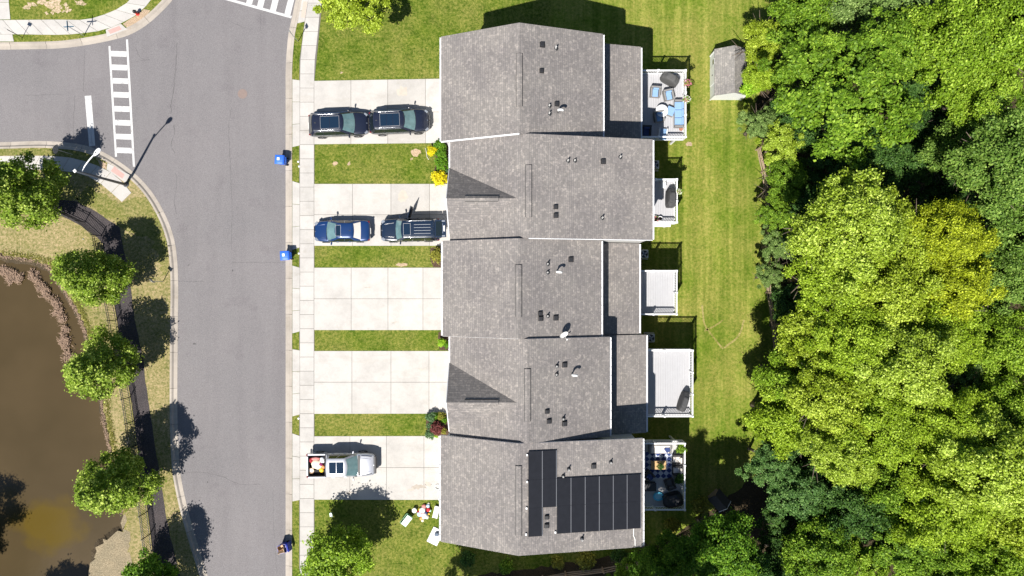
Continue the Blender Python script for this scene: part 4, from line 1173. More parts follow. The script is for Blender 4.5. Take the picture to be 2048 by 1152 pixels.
tree('potted_plant', 'leafy plant standing on the wooden coffee table', 1321, 933, 7, DF + .95, 'B1', 'dark', cat='plant').location.z = 0
for lab, x, y, lf in (('bushy potted plant in the upper right corner of the crowded deck', 1362, 896, 'mid'), ('round potted plant by the right railing below the cream armchairs', 1359, 957, 'dark')):
    t = thing('potted_plant', lab, 'plant', (*P(x, y, DF + .6).xy, DF + .003))
    MB().lathe((0, 0, 0), [(.16, 0), (.22, .36), (.235, .36), (.235, .4), (.19, .4)], 16).build('pot', 'stone', t)
    c = bpy.data.objects.new('foliage', crown_data('B0', lf)); COL.objects.link(c); c.parent = t; c.scale = (.55, .55, .55); c.location = (0, 0, .62)
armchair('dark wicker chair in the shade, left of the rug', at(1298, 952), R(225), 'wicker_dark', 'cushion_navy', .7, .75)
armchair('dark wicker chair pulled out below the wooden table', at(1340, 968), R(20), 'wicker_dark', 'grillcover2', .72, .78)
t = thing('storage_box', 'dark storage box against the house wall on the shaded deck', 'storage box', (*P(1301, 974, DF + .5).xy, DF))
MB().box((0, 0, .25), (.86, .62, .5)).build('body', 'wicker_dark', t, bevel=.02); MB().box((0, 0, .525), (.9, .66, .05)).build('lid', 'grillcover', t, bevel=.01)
t = thing('paddling_pool', 'small blue paddling pool toy left on the shaded deck', 'toy', (*P(1317, 993, DF + .1).xy, DF + .003))
mb = MB(); n = 18
rings = [[(math.cos(a / n * 6.283) * (.36 + .07 * math.cos(b / 8 * 6.283)), math.sin(a / n * 6.283) * (.3 + .07 * math.cos(b / 8 * 6.283)), .08 + .07 * math.sin(b / 8 * 6.283)) for b in range(8)] for a in range(n + 1)]
mb.loft(rings, False); mb.build('ring', simple('sky blue vinyl', (.12, .55, .75), .4), t, smooth=True)
MB().lathe((0, 0, .02), [(.0001, 0), (.33, .002)], 18).build('base', simple('pale aqua vinyl', (.35, .72, .78), .4), t)

# air conditioners
def ac(label, a, b):
    t = thing('air_conditioner', label, 'air conditioner', (*P(a, b, .9).xy, 0), 0, 'air conditioners behind the houses')
    MB().box((0, 0, .04), (.86, .86, .08)).build('pad', 'stone', t)
    MB().box((0, 0, .48), (.70, .70, .8)).build('case', 'galv', t, bevel=.05)
    g = MB()
    for k in range(1, 6): 
        r_ = k * .055
        g.tube([(r_ * math.cos(i / 20 * 6.2832), r_ * math.sin(i / 20 * 6.2832), .905) for i in range(21)], .007, 5)
    g.build('grille', 'black_metal', t)
    MB().lathe((0, 0, 0), [(.0001, .884), (.30, .886)], 24).build('fan_well', 'black', t)
    for k in range(4):
        a_ = k * 1.5708 + .5; MB().box((.16 * math.cos(a_), .16 * math.sin(a_), .892), (.20, .11, .008), rz=a_).build('fan_blade', 'galv', t)
ac('air conditioner beside the small deck, mostly under the eave', 1310, 329)
ac('air conditioner on the ground above the empty deck', 1288.5, 508)
ac('air conditioner on the ground between the two empty looking decks', 1301.5, 676)

# ------------------------------------------------------------------ vehicles
def body_loft(st):
    rings = []
    for x, w, zb, zt, c in st:
        hp = [(0, zb), (w * .86, zb), (w * .965, zb + .10), (w, zb + .42 * (zt - zb)), (w * .985, zb + .72 * (zt - zb)), (w * .955, zt - .06), (w * .90, zt - .012), (w * .80, zt + c * .35), (w * .42, zt + c * .85), (0, zt + c)]
        ring = [(x, y, z) for y, z in hp] + [(x, -y, z) for y, z in reversed(hp[1:-1])]
        rings.append(ring)
    return MB().loft(rings)
class Cabin:
    def __init__(s, xf0, xf1, xr0, xr1, w0, w1, z0, z1, bulge=.16):
        s.__dict__.update(locals())
    def w(s, t): return s.w0 + (s.w1 - s.w0) * t
    def z(s, t): return s.z0 + (s.z1 - s.z0) * t
    def f(s, t, u): return Vector((s.xf0 + (s.xf1 - s.xf0) * t - s.bulge * u * u, u * s.w(t), s.z(t)))
    def r(s, t, u): return Vector((s.xr0 + (s.xr1 - s.xr0) * t + s.bulge * .5 * u * u, u * s.w(t), s.z(t)))
    def side(s, t, v, sg): a = s.r(t, 1); b = s.f(t, 1); return Vector((a.x + (b.x - a.x) * v, sg * s.w(t), s.z(t)))
    def ring(s, t, k=1.0):
        us = [-1, -.6, -.2, .2, .6, 1]
        pts = [s.f(t, u) for u in us] + [s.side(t, v, 1) for v in (.75, .5, .25)] + [s.r(t, u) for u in reversed(us)] + [s.side(t, v, -1) for v in (.25, .5, .75)]
        return pts
    def mesh(s):
        rings = [s.ring(t) for t in (0, .35, .7, .93, 1.0)]
        cx = (s.xf1 + s.xr1) / 2
        def inset(k, dz): return [Vector((cx + (p.x - cx) * k, p.y * k, p.z + dz)) for p in rings[4]]
        rings = rings + [inset(.955, .028), inset(.80, .05), inset(.4, .062)]
        return MB().loft(rings)
    def roof_top(s): return s.z1 + .062
def patch(fn, us, vs, off):
    g = [[fn(u, v) + off for v in vs] for u in us]; mb = MB(); n = len(vs)
    pts = [p for r_ in g for p in r_]; fs = []
    for i in range(len(us) - 1):
        for j in range(n - 1): fs.append((i * n + j, i * n + j + 1, (i + 1) * n + j + 1, (i + 1) * n + j))
    return mb.add(pts, fs)
lin = lambda a, b, n: [a + (b - a) * i / (n - 1) for i in range(n)]
def wheel(t, x, y, r, wd=.24):
    o = bpy.data.objects.new('wheel', None); COL.objects.link(o); o.parent = t; o.location = (x, y, r)
    MB().lathe((0, 0, 0), [(r * .62, -wd / 2), (r * .93, -wd / 2), (r, -wd * .32), (r, wd * .32), (r * .93, wd / 2), (r * .62, wd / 2)], 28, 'Y').build('tyre', 'rubber', o)
    mb = MB().lathe((0, 0, 0), [(r * .63, -wd * .42), (r * .63, wd * .42)], 24, 'Y')
    for k in range(5):
        a = k * 1.2566
        for s_ in (-1, 1): mb.box((math.cos(a) * r * .34, s_ * wd * .45, math.sin(a) * r * .34), (r * .56, .03, .07), ry=-a)
    mb.build('rim', 'alloy', o)
def car(name, label, cat, loc, rz, paint, st, cab, wb, r, suv=True, sunroof=None, rails=True, chrome=False, panes=((.05, .30), (.33, .62), (.65, .90)), rear_glass='dark_glass', skip_rear=False):
    t = thing(name, label, cat, loc, rz, 'vehicles parked on the driveways')
    wmax = max(q[1] for q in st)
    b = body_loft(st).build('body', paint, t, smooth=True)
    ss = b.modifiers.new('round', 'SUBSURF'); ss.levels = 1; ss.render_levels = 1
    c = cab.mesh().build('cabin', paint, t, smooth=True)
    patch(lambda tt, u: cab.f(tt, u), lin(.05, .96, 4), lin(-.90, .90, 9), Vector((.018, 0, .016))).build('windscreen', 'windscreen', t, smooth=True)
    if not skip_rear:
        patch(lambda tt, u: cab.r(tt, u), lin(.10, .93, 4), lin(.88, -.88, 9), Vector((-.018, 0, .014))).build('rear_window', rear_glass, t, smooth=True)
    for sg in (-1, 1):
        for a, bb in panes:
            vs = lin(a, bb, 5) if sg < 0 else lin(bb, a, 5)
            patch(lambda tt, v: cab.side(tt, v, sg), lin(.08, .90, 4), vs, Vector((0, sg * .014, .006))).build('side_window', 'dark_glass', t)
        if chrome:
            mb = MB().tube([cab.side(.05, v, sg) + Vector((0, sg * .02, 0)) for v in lin(.02, .97, 9)], .024, 5)
            mb.tube([cab.side(.95, v, sg) + Vector((0, sg * .02, 0)) for v in lin(.05, .93, 9)], .024, 5)
            mb.build('window_trim', 'chrome', t)
        if rails:
            pts = [cab.side(1, v, sg) * 1.0 + Vector((0, -sg * .05, .075 if .12 < v < .88 else .02)) for v in lin(.08, .9, 9)]
            MB().tube(pts, .022, 6).build('roof_rail', 'chrome', t, smooth=True)
        m_ = cab.side(.12, .93, sg)
        mm = MB().box((m_.x, m_.y + sg * .20, m_.z + .06), (.12, .24, .16), rz=sg * R(-12))
        o = mm.build('mirror', paint, t, bevel=.04)
        MB().box((m_.x, m_.y + sg * .04, m_.z + .0), (.07, .10, .05)).build('mirror_arm', 'black', o)
        for x in (wb / 2, -wb / 2): wheel(t, x, sg * (wmax - .112), r)
        for x in (.35, -.65):
            MB().box((x, sg * (wmax + .002), st[4][3] - .14), (.2, .03, .03)).build('door_handle', 'chrome' if chrome else paint, t)
    xf = st[-1][0]; xr = st[0][0]; zf = st[-3][3]
    for sg in (-1, 1):
        MB().box((xf - .24, sg * st[-3][1] * .80, zf - .045), (.30, .30, .10), rz=-sg * R(38), ry=R(10)).build('headlight', 'lamp_clear', t, bevel=.04)
        MB().box((xr + .12, sg * st[1][1] * .92, st[2][3] - .14), (.16, .22, .14), rz=sg * R(24)).build('taillight', 'lamp_red', t, bevel=.03)
    MB().box((xf - .015, 0, zf - .20), (.07, .9, .26)).build('grille', 'black', t, bevel=.03)
    for s_ in (-.25, .25): MB().box((xf + .02, s_, zf - .20), (.02, .38, .22)).build('grille_frame', 'chrome', t, bevel=.02)
    MB().lathe((xf - .12, 0, zf + .025), [(.045, 0), (.04, .02), (.0001, .022)], 12).build('badge', 'chrome', t)
    MB().box((xr - .03, 0, (st[1][2] + st[2][3]) / 2), (.03, .5, .12)).build('licence_plate', 'offwhite', t)
    MB().box((xf + .0, 0, st[-1][2] + .10), (.10, st[-1][1] * 1.5, .12)).build('bumper', 'black', t, bevel=.03)
    for y in (-.35, .25):
        p = cab.f(.03, y); MB().tube([p + Vector((.03, 0, .02)), p + Vector((.02 - .0, .55, .045))], .012, 5).build('wiper', 'black', t)
    for sg in (-1, 1):
        x0, x1 = cab.xf0 + .12, xf - .35
        zc = lambda x: np.interp(x, [q[0] for q in st], [q[3] + q[4] * .7 for q in st]) + .004
        wy = lambda x: np.interp(x, [q[0] for q in st], [q[1] for q in st])
        pts = [(x, sg * wy(x) * (.62 - .10 * (x - x0)), float(zc(x))) for x in lin(x0, x1, 6)]
        MB().tube(pts, .014, 5).build('hood_crease', paint, t)
    if sunroof:
        (sx0, sx1, sw), n = sunroof
        zt = cab.roof_top()
        L = (sx1 - sx0) / n
        for i in range(n):
            MB().b2((sx0 + i * L + .012, -sw / 2, zt - .03), (sx0 + (i + 1) * L - .012, sw / 2, zt + .006)).build('sunroof', 'roof_glass', t, bevel=.03)
        fr = MB(); e = .02
        fr.b2((sx0 - e, -sw / 2 - e, zt - .03), (sx1 + e, -sw / 2 - .003, zt + .003)); fr.b2((sx0 - e, sw / 2 + .003, zt - .03), (sx1 + e, sw / 2 + e, zt + .003))
        fr.b2((sx0 - e, -sw / 2, zt - .03), (sx0 - .003, sw / 2, zt + .003)); fr.b2((sx1 + .003, -sw / 2, zt - .03), (sx1 + e, sw / 2, zt + .003))
        fr.build('sunroof_frame', 'galv', t)
    MB().box((cab.xr1 + .28, 0, cab.roof_top() - .005), (.16, .05, .06)).build('roof_antenna', 'black', t, bevel=.015)
    return t
def carloc(x, y, z=.9): p = P(x, y, z); return (p.x, p.y, .034)
SUV = [(-2.46, .62, .42, .80, .0), (-2.43, .80, .36, .95, .01), (-2.30, .92, .28, 1.04, .02), (-1.9, .965, .25, 1.08, .02), (-1.2, .985, .24, 1.08, .02), (0, .985, .24, 1.07, .02), (.95, .98, .24, 1.07, .03), (1.35, .97, .25, 1.05, .045), (1.9, .945, .27, .98, .06), (2.25, .86, .30, .90, .05), (2.40, .76, .34, .82, .03), (2.47, .58, .40, .70, .0)]
cabS = Cabin(1.42, .55, -2.36, -2.0, .93, .70, 1.04, 1.66)
car('parked_suv', 'black sport utility car nearest the road on the top driveway', 'car', carloc(677, 248.5), R(2.0), 'car_black', SUV, cabS, 2.97, .37, True, ((-1.28, .22, .98), 2), chrome=True)
car('parked_suv', 'black sport utility car parked nose up to the top house, with a longer roof window', 'car', carloc(798, 243), R(2.6), 'car_black', SUV, cabS, 2.97, .37, True, ((-1.42, .15, 1.0), 3), chrome=True)
SED = [(-2.32, .60, .42, .78, .0), (-2.28, .76, .36, .92, .01), (-2.12, .86, .28, .98, .03), (-1.6, .90, .24, .99, .04), (-.9, .91, .22, .96, .02), (0, .91, .22, .94, .02), (.8, .905, .22, .94, .03), (1.15, .90, .24, .92, .04), (1.7, .87, .26, .84, .06), (2.05, .79, .28, .76, .05), (2.24, .66, .32, .68, .03), (2.32, .46, .38, .58, .0)]
cabD = Cabin(1.25, .42, -1.72, -1.05, .86, .62, .91, 1.36)
t = car('parked_sedan', 'bright blue sedan parked nose to the road', 'car', carloc(684.5, 462.5, .7), R(180 + .5), 'car_blue', SED, cabD, 2.8, .33, False, ((-.02, .36, .86), 1), rails=False, panes=((.18, .50), (.53, .90)), rear_glass='cushion_cream')
# boxy suv with an open door and tailgate
BOX = [(-2.42, .80, .42, .80, .0), (-2.40, .88, .36, .98, .0), (-2.30, .93, .30, 1.02, .01), (-1.9, .95, .27, 1.04, .01), (-1.2, .96, .26, 1.04, .01), (0, .96, .26, 1.04, .01), (.85, .96, .26, 1.05, .02), (1.15, .955, .27, 1.05, .03), (1.8, .93, .28, 1.02, .04), (2.2, .87, .30, .97, .03), (2.36, .78, .34, .88, .02), (2.42, .66, .40, .74, .0)]
cabB = Cabin(1.18, .62, -2.30, -2.12, .90, .72, 1.02, 1.68, .12)
p = carloc(824, 460); t = car('parked_suv', 'boxy black sport utility car with its tailgate raised and one side door open', 'car', (p[0] - .15, p[1], p[2]), R(180 + 1.0), 'car_navy', BOX, cabB, 2.9, .38, True, ((-.12, .42, .92), 1), skip_rear=True)
tg = bpy.data.objects.new('tailgate', None); COL.objects.link(tg); tg.parent = t; tg.location = (-2.10, 0, 1.71); tg.rotation_euler = (0, R(10), 0)
MB().box((-.48, 0, .0), (.95, 1.42, .05)).build('gate_panel', 'car_navy', tg, bevel=.015)
MB().box((-.36, 0, .03), (.52, 1.18, .012)).build('gate_window', 'dark_glass', tg)
MB().box((-.80, 0, .035), (.11, .46, .016)).build('licence_plate', 'offwhite', tg)
MB().box((-.68, 0, .035), (.05, .80, .02)).build('gate_handle', 'chrome', tg)
for s_ in (-1, 1): MB().box((-.74, s_ * .60, .035), (.25, .12, .02)).build('gate_reflector', 'lamp_clear', tg)
MB().b2((-2.432, -.70, .62), (-2.38, .70, 1.60)).build('boot_opening', 'cabin_cloth', t)
for s_ in (-1, 1): MB().tube([(-2.2, s_ * .74, 1.2), (-2.65, s_ * .68, 1.75)], .014, 6).build('gas_strut', 'black', t)
for y in (-.36, -.12, .12, .36): MB().box((-1.1, y, cabB.roof_top() + .004), (1.35, .022, .018)).build('roof_rib', 'galv', t)
dr = bpy.data.objects.new('open_door', None); COL.objects.link(dr); dr.parent = t; dr.location = (.10, -.95, 0); dr.rotation_euler = (0, 0, R(74))
MB().b2((-1.02, -.05, .36), (0, .05, 1.06)).build('door_panel', 'car_navy', dr, bevel=.03)
fr = MB(); fr.b2((-1.0, -.03, 1.06), (-.94, .02, 1.58)); fr.b2((-.07, -.03, 1.06), (0, .02, 1.58)); fr.b2((-1.0, -.03, 1.58), (0, .02, 1.64)); fr.build('window_frame', 'car_navy', dr)
MB().b2((-.938, -.012, 1.06), (-.072, .0, 1.578)).build('door_window', 'dark_glass', dr)
MB().b2((-.9, .052, .5), (-.1, .085, .95)).build('door_lining', 'cabin_cloth', dr, bevel=.015)
# pickup with an open bed
PK = [(-1.22, .98, .45, 1.16, .0), (-1.18, .985, .44, 1.16, .0), (-.8, .99, .44, 1.16, .01), (-.2, .99, .44, 1.15, .02), (.5, .985, .44, 1.14, .02), (1.0, .98, .44, 1.15, .04), (1.45, .975, .45, 1.16, .06), (2.1, .96, .46, 1.14, .06), (2.5, .90, .46, 1.08, .05), (2.68, .82, .46, 1.0, .04), (2.78, .70, .48, .86, .02), (2.82, .56, .52, .74, .0)]
cabP = Cabin(1.50, .66, -1.20, -1.06, .93, .73, 1.13, 1.84)
t = car('pickup_truck', 'silver pickup truck with household clutter in its open bed', 'pickup truck', carloc(682, 930.5, 1.0), R(.8), 'car_silver', PK, cabP, 3.4, .39, True, ((-.78, .42, .92), 2), rails=False, panes=((.10, .46), (.50, .90)))
for o in list(t.children):
    if o.name.startswith('taillight') or o.name.startswith('licence_plate'): bpy.data.objects.remove(o)
    elif o.name.startswith('wheel') and o.location.x < 0: o.location.x = -1.85
mb = MB()
mb.b2((-2.66, -.82, .66), (-1.24, .82, .72)); mb.b2((-2.66, -.82, .722), (-2.60, .82, 1.10)); mb.b2((-1.30, -.82, .722), (-1.24, .82, 1.17))
mb.b2((-2.66, -.86, .66), (-1.24, -.822, 1.13)); mb.b2((-2.66, .822, .66), (-1.24, .86, 1.13))
mb.build('bed_liner', 'bedliner', t)
for s_ in (-1, 1):
    MB().b2((-2.70, s_ * .862, .46), (-1.225, s_ * .985, 1.17)).build('bed_side', 'car_silver', t, bevel=.04)
    MB().b2((-2.80, s_ * .80, .8), (-2.702, s_ * .98, 1.12)).build('taillight', 'lamp_red', t, bevel=.02)
MB().b2((-2.78, -.795, .58), (-2.665, .795, 1.15)).build('tailgate', 'car_silver', t, bevel=.03)
MB().b2((-2.88, -.9, .42), (-2.785, .9, .58)).build('rear_bumper', 'chrome', t, bevel=.03)
MB().b2((1.42, -.80, 1.195), (1.62, .80, 1.222)).build('cowl', 'black', t)
MB().b2((2.70, -.72, .70), (2.86, .72, 1.02)).build('grille', 'black', t, bevel=.03)
for s_ in (-1, 1): MB().tube([(1.7, s_ * .80, 1.20), (2.2, s_ * .77, 1.18), (2.55, s_ * .70, 1.115)], .02, 5).build('hood_seam', 'slot', t)
TX = t.location.x; TY = t.location.y
def in_bed(o, lab, cat, x, y, z, rz=0): return tag(o, lab, cat, 'clutter in the pickup bed', (TX + x, TY + y, t.location.z + z), rz)
def soft(name, mat, d, seed, bev=.06):
    mb = MB(); rnd = random.Random(seed); rings = []
    for z, k in ((0, .8), (.25, 1), (.6, .98), (.9, .75), (1, .35)):
        rings.append([(math.cos(a / 14 * 6.283) * d[0] / 2 * k * (1 + rnd.uniform(-.15, .15)), math.sin(a / 14 * 6.283) * d[1] / 2 * k * (1 + rnd.uniform(-.15, .15)), z * d[2]) for a in range(14)])
    return mb.loft(rings).build(name, mat, smooth=True)
m_cream = simple('cream cloth', (.72, .66, .50), .9, noise=.12); m_pink = simple('salmon cloth', (.62, .22, .20), .9, noise=.2)
m_plum = simple('plum cloth', (.22, .02, .10), .9); m_yel = simple('yellow plastic', (.75, .48, .04), .5); m_oran = simple('orange plastic', (.72, .26, .08), .5)
m_white = simple('white cloth', (.78, .77, .76), .9, noise=.08); m_pblue = simple('pale blue cloth', (.42, .55, .70), .9)
m_dred = simple('dark red cloth', (.30, .02, .03), .9, noise=.2); m_tan = simple('tan wicker', (.45, .28, .16), .8, noise=.25, nscale=25)
in_bed(soft('folded_blanket', m_cream, (.95, .80, .42), 1), 'big cream bundle of cloth in the middle of the pickup bed', 'blanket', -1.98, .08, .74)
in_bed(soft('cloth_bundle', m_pink, (.75, .32, .40), 2), 'salmon pink cloth along the upper side of the pickup bed', 'cloth', -2.1, .55, .74, .1)
in_bed(soft('cloth_bundle', m_white, (.42, .55, .46), 3), 'white cloth bundle against the cab of the pickup', 'cloth', -1.52, .45, .74)
in_bed(soft('cloth_bundle', m_plum, (.34, .36, .46), 4), 'plum coloured cloth between the white and cream bundles', 'cloth', -1.62, .12, .74)
in_bed(soft('cloth_bundle', m_dred, (.30, .45, .36), 5), 'dark red cloth in the upper rear corner of the pickup bed', 'cloth', -2.46, .42, .74)
in_bed(MB().lathe((0, 0, 0), [(.02, 0), (.16, .04), (.2, .12), (.16, .2), (.02, .24)], 16).build('ball', m_yel, smooth=True), 'yellow ball in the lower part of the pickup bed', 'ball', -1.62, -.42, .74)
in_bed(soft('toy', m_oran, (.3, .34, .38), 6), 'orange toy against the cab of the pickup', 'toy', -1.44, -.12, .74)
bk = thing('wicker_basket', 'round wicker basket in the lower rear corner of the pickup bed', 'basket', (TX - 2.42, TY - .44, t.location.z + .735), 0, 'clutter in the pickup bed')
MB().lathe((0, 0, 0), [(.16, 0), (.21, .26), (.225, .28), (.19, .28), (.15, .05)], 18).build('body', m_tan, bk); MB().lathe((0, 0, .1), [(.14, 0), (.17, .1), (.05, .17)], 12).build('contents', m_white, bk)

# ------------------------------------------------------------------ bins
def bin_(label, x, y, rz, mat, opened=False, z0=ZR):
    t = thing('wheelie_bin', label, 'bin', (*P(x, y, 1.0).xy, z0 + .004), rz, 'blue bins at the kerb')
    rings = []
    for z, k in ((.06, .80), (.5, .9), (.98, 1.0), (1.02, 1.05), (1.06, 1.05)):
        rings.append([(sx * .36 * k, sy * .33 * k, z) for sx, sy in ((-1, -.8), (-.8, -1), (.8, -1), (1, -.8), (1, .8), (.8, 1), (-.8, 1), (-1, .8))])
    if opened:
        rings += [[(p[0] * .93, p[1] * .93, 1.06) for p in rings[-1]], [(p[0] * .85, p[1] * .85, .5) for p in rings[-1]]]
    MB().loft(rings).build('body', mat, t)
    for s_ in (-1, 1): MB().lathe((.30, s_ * .29, .13), [(.04, -.035), (.125, -.035), (.125, .035), (.04, .035)], 18, 'Y').build('wheel', 'rubber', t)
    MB().tube([(.38, -.24, .98), (.46, -.24, 1.0), (.46, .24, 1.0), (.38, .24, .98)], .02, 8).build('handle', mat, t)
    lid = MB()
    sec = [(-.42, 1.07), (-.36, 1.12), (-.1, 1.15), (.2, 1.145), (.38, 1.10)]
    if not opened:
        lid.loft([[(x_, y_ * k, z_ + dz) for x_, z_ in sec] for y_, k, dz in ((-.38, 1, -.02), (-.34, 1, 0), (0, 1, .015), (.34, 1, 0), (.38, 1, -.02))], False, False)
        lo = lid.build('lid', mat, t, smooth=True); so_ = lo.modifiers.new('thick', 'SOLIDIFY'); so_.thickness = .03
        MB().box((-.12, .05, 1.168), (.20, .22, .006), rz=.05).build('sticker', 'white', t)
        for s_ in (-.2, .2): MB().box((.1, s_, 1.16), (.4, .03, .015)).build('lid_rib', mat, t)
    else:
        lid.loft([[(x_, y_, z_) for x_, z_ in ((.42, 1.05), (.50, .95), (.56, .7), (.60, .35), (.58, .28))] for y_ in (-.36, -.12, .12, .36)], False, False)
        lo = lid.build('lid', mat, t, smooth=True); so_ = lo.modifiers.new('thick', 'SOLIDIFY'); so_.thickness = .03
    return t
bin_('blue wheelie bin with a white sticker, standing at the kerb by the top driveways', 559.5, 319, R(-4), 'bin_blue')
bin_('blue wheelie bin with a white sticker, at the kerb beside the middle driveways', 570, 511, R(3), 'bin_blue')
t = bin_('dark blue wheelie bin with open lid, overflowing with cardboard', 563.5, 1099, R(14), 'bin_dark', True)
BX, BY = t.location.x, t.location.y
for k, (x, y, z, d, rz_, rx_, lab) in enumerate([(-.05, -.18, 1.0, (.55, .03, .42), .3, .5, 'torn flap of cardboard leaning on the front edge of the overflowing bin'), (-.1, .12, .9, (.5, .34, .34), .5, .2, 'brown cardboard box sticking up in the overflowing bin'), (.17, -.05, .95, (.03, .45, .36), .2, .3, 'cardboard sheet standing by the bin\'s open lid')]):
    o = MB().box((0, 0, 0), d, 0, rx_)
    if k == 1:
        o = MB()
        for s_ in (-1, 1): o.box((s_ * d[0] / 2, 0, 0), (.012, d[1], d[2])); o.box((0, s_ * (d[1] / 2 - .01), 0), (d[0] - .03, .012, d[2]))
        o.box((0, 0, -d[2] / 2), (d[0] - .04, d[1] - .04, .012))
    tag(o.build('cardboard_box' if k == 1 else 'cardboard_sheet', 'card'), lab, 'cardboard', 'cardboard in the open bin', (BX + x, BY + y, ZR + z + .06), rz_)

# ------------------------------------------------------------------ street furniture
b = P(252.5, 369.3); hd = P(193, 306, 7.0); tp = P(146.7, 348.4, 7.55)
t = thing('street_lamp', 'tall dark street lamp with a white curved arm, on the corner pavement', 'street lamp', (b.x, b.y, .03))
MB().tube([(0, 0, 0), (0, 0, 3.5), (0, 0, 7.45)], [.115, .10, .08], 16).build('pole', 'pole', t, smooth=True)
MB().lathe((0, 0, 0), [(.22, 0), (.22, .04), (.15, .08), (.14, .3)], 16).build('base_plate', 'pole', t)
MB().box((0, 0, 7.49), (.21, .21, .09), rz=.7).build('pole_cap', 'white', t, bevel=.02)
d0 = Vector((hd.x - b.x, hd.y - b.y, 0)); 
a0 = Vector((0, 0, 6.65))
arm = [a0 + d0 * q + Vector((0, 0, z)) for q, z in ((0.0, 0), (.15, .16), (.35, .30), (.6, .40), (.82, .42), (.95, .40))]
MB().tube(arm, .045, 10).build('arm', 'white', t, smooth=True)
ho = d0 + Vector((0, 0, 7.02)); dn = d0.normalized(); ang = math.atan2(dn.y, dn.x)
rings = [[ho + dn * x + Vector((-dn.y, dn.x, 0)) * (w_ * math.cos(k * .6283)) + Vector((0, 0, .07 * w_ / .16 * math.sin(k * .6283))) for k in range(10)] for x, w_ in ((-.30, .05), (-.2, .10), (.0, .17), (.25, .18), (.40, .13), (.46, .03))]
MB().loft(rings).build('lamp_head', 'white', t, smooth=True)
MB().lathe(ho + Vector((0, 0, .075)) + dn * .02, [(.045, 0), (.045, .06), (.02, .075)], 12).build('photocell', 'black', t)

def sign_post(name, label, cat, a, b, h, post='galv'):
    q = P(a, b); t = thing(name, label, cat, (q.x, q.y, 0))
    MB().box((0, 0, h / 2), (.05, .05, h)).build('post', post, t); return t
t = sign_post('stop_sign', 'octagonal stop sign seen from its grey back, beside the stop line', 'sign', 145.5, 309, 2.75)
oc = [(.06 * 0, .375 * math.cos(R(22.5 + 45 * k)), .375 * math.sin(R(22.5 + 45 * k))) for k in range(8)]
MB().loft([[(-.030, y, 2.35 + z) for _, y, z in oc], [(-.034, y, 2.35 + z) for _, y, z in oc]]).build('sign_back', 'sign_back', t)
MB().loft([[(-.036, y, 2.35 + z) for _, y, z in oc], [(-.0375, y, 2.35 + z) for _, y, z in oc]]).build('sign_face', 'red', t)
t.rotation_euler = (0, 0, R(-12))
t = sign_post('street_name_sign', 'street name sign with two crossed blades on a thin post by the pavement', 'sign', 168.2, 71.5, 2.15)
MB().box((0, 0, 2.22), (.80, .022, .16)).build('sign_blade', 'teal', t); MB().box((0, 0, 2.40), (.022, .80, .16)).build('sign_blade', 'teal', t)
MB().box((0, 0, 2.31), (.06, .06, .05)).build('bracket', 'galv', t); t.rotation_euler = (0, 0, R(4))
t = sign_post('speed_sign', 'small grey sign on a dark post at the left end of the verge', 'sign', 45.3, 75, 1.95, 'pole')
MB().box((.03, .0, 2.0), (.012, .34, .44)).build('sign_panel', 'sign_back', t); t.rotation_euler = (0, 0, R(60))
t = sign_post('parking_sign', 'thin sign post with small plate on the grass strip by the top right kerb', 'sign', 596.3, 83, 2.6)
MB().box((.03, 0, 2.35), (.012, .34, .46)).build('sign_panel', 'sign_back', t); t.rotation_euler = (0, 0, R(28))
t = sign_post('parking_sign', 'sign on a thin post in the grass inside the long curved kerb', 'sign', 326, 563, 2.1)
MB().box((.03, 0, 1.95), (.012, .42, .46)).build('sign_panel', 'sign_back', t); t.rotation_euler = (0, 0, R(50))
t = thing('fire_hydrant', 'red fire hydrant with dark cap on the bare dirt at the corner', 'fire hydrant', (*P(275.5, 28).xy, 0))
MB().lathe((0, 0, 0), [(.16, 0), (.16, .05), (.11, .06), (.11, .5), (.14, .52), (.14, .56)], 16).build('barrel', 'red', t)
MB().lathe((0, 0, 0), [(.145, .562), (.13, .66), (.07, .72), (.04, .73), (.04, .79)], 16).build('bonnet', 'black_metal', t)
for a in (0, 90, 180): MB().lathe((.13 * math.cos(R(a)), .13 * math.sin(R(a)), .40), [(.055, -.06), (.055, .06), (.02, .07)], 12, 'X' if a != 90 else 'Y').build('nozzle', 'black_metal', t)
for lab, x, y in (('small white valve cover in the verge beside the first bin', 596.5, 323.5), ('small white valve cover in the verge just below the other cover', 598.3, 333), ('small white valve cover in the narrow verge between the lower driveways', 597.2, 837), ('small white valve cover at the edge of the verge near the middle bin', 598, 507)):
    o = MB().lathe((0, 0, 0), [(.085, 0), (.085, .03), (.06, .05), (.0001, .055)], 14).build('valve_cover', 'offwhite'); tag(o, lab, 'valve cover', 'valve covers in the verge', (*P(x, y).xy, .002))
tag(MB().box((0, 0, .02), (.22, .36, .05)).build('utility_box', 'tote_clear', bevel=.015), 'pale utility box lid in the lawn above the front yard tree', 'utility box', None, (*P(662, 1029.5).xy, .002), R(8))
tag(MB().lathe((0, 0, 0), [(.0001, 0), (.06, .03), (.0001, .11)], 10).build('ball', 'white', smooth=True), 'white ball lying on the dry grass by the pond', 'ball', None, (*P(167, 478).xy, .0))

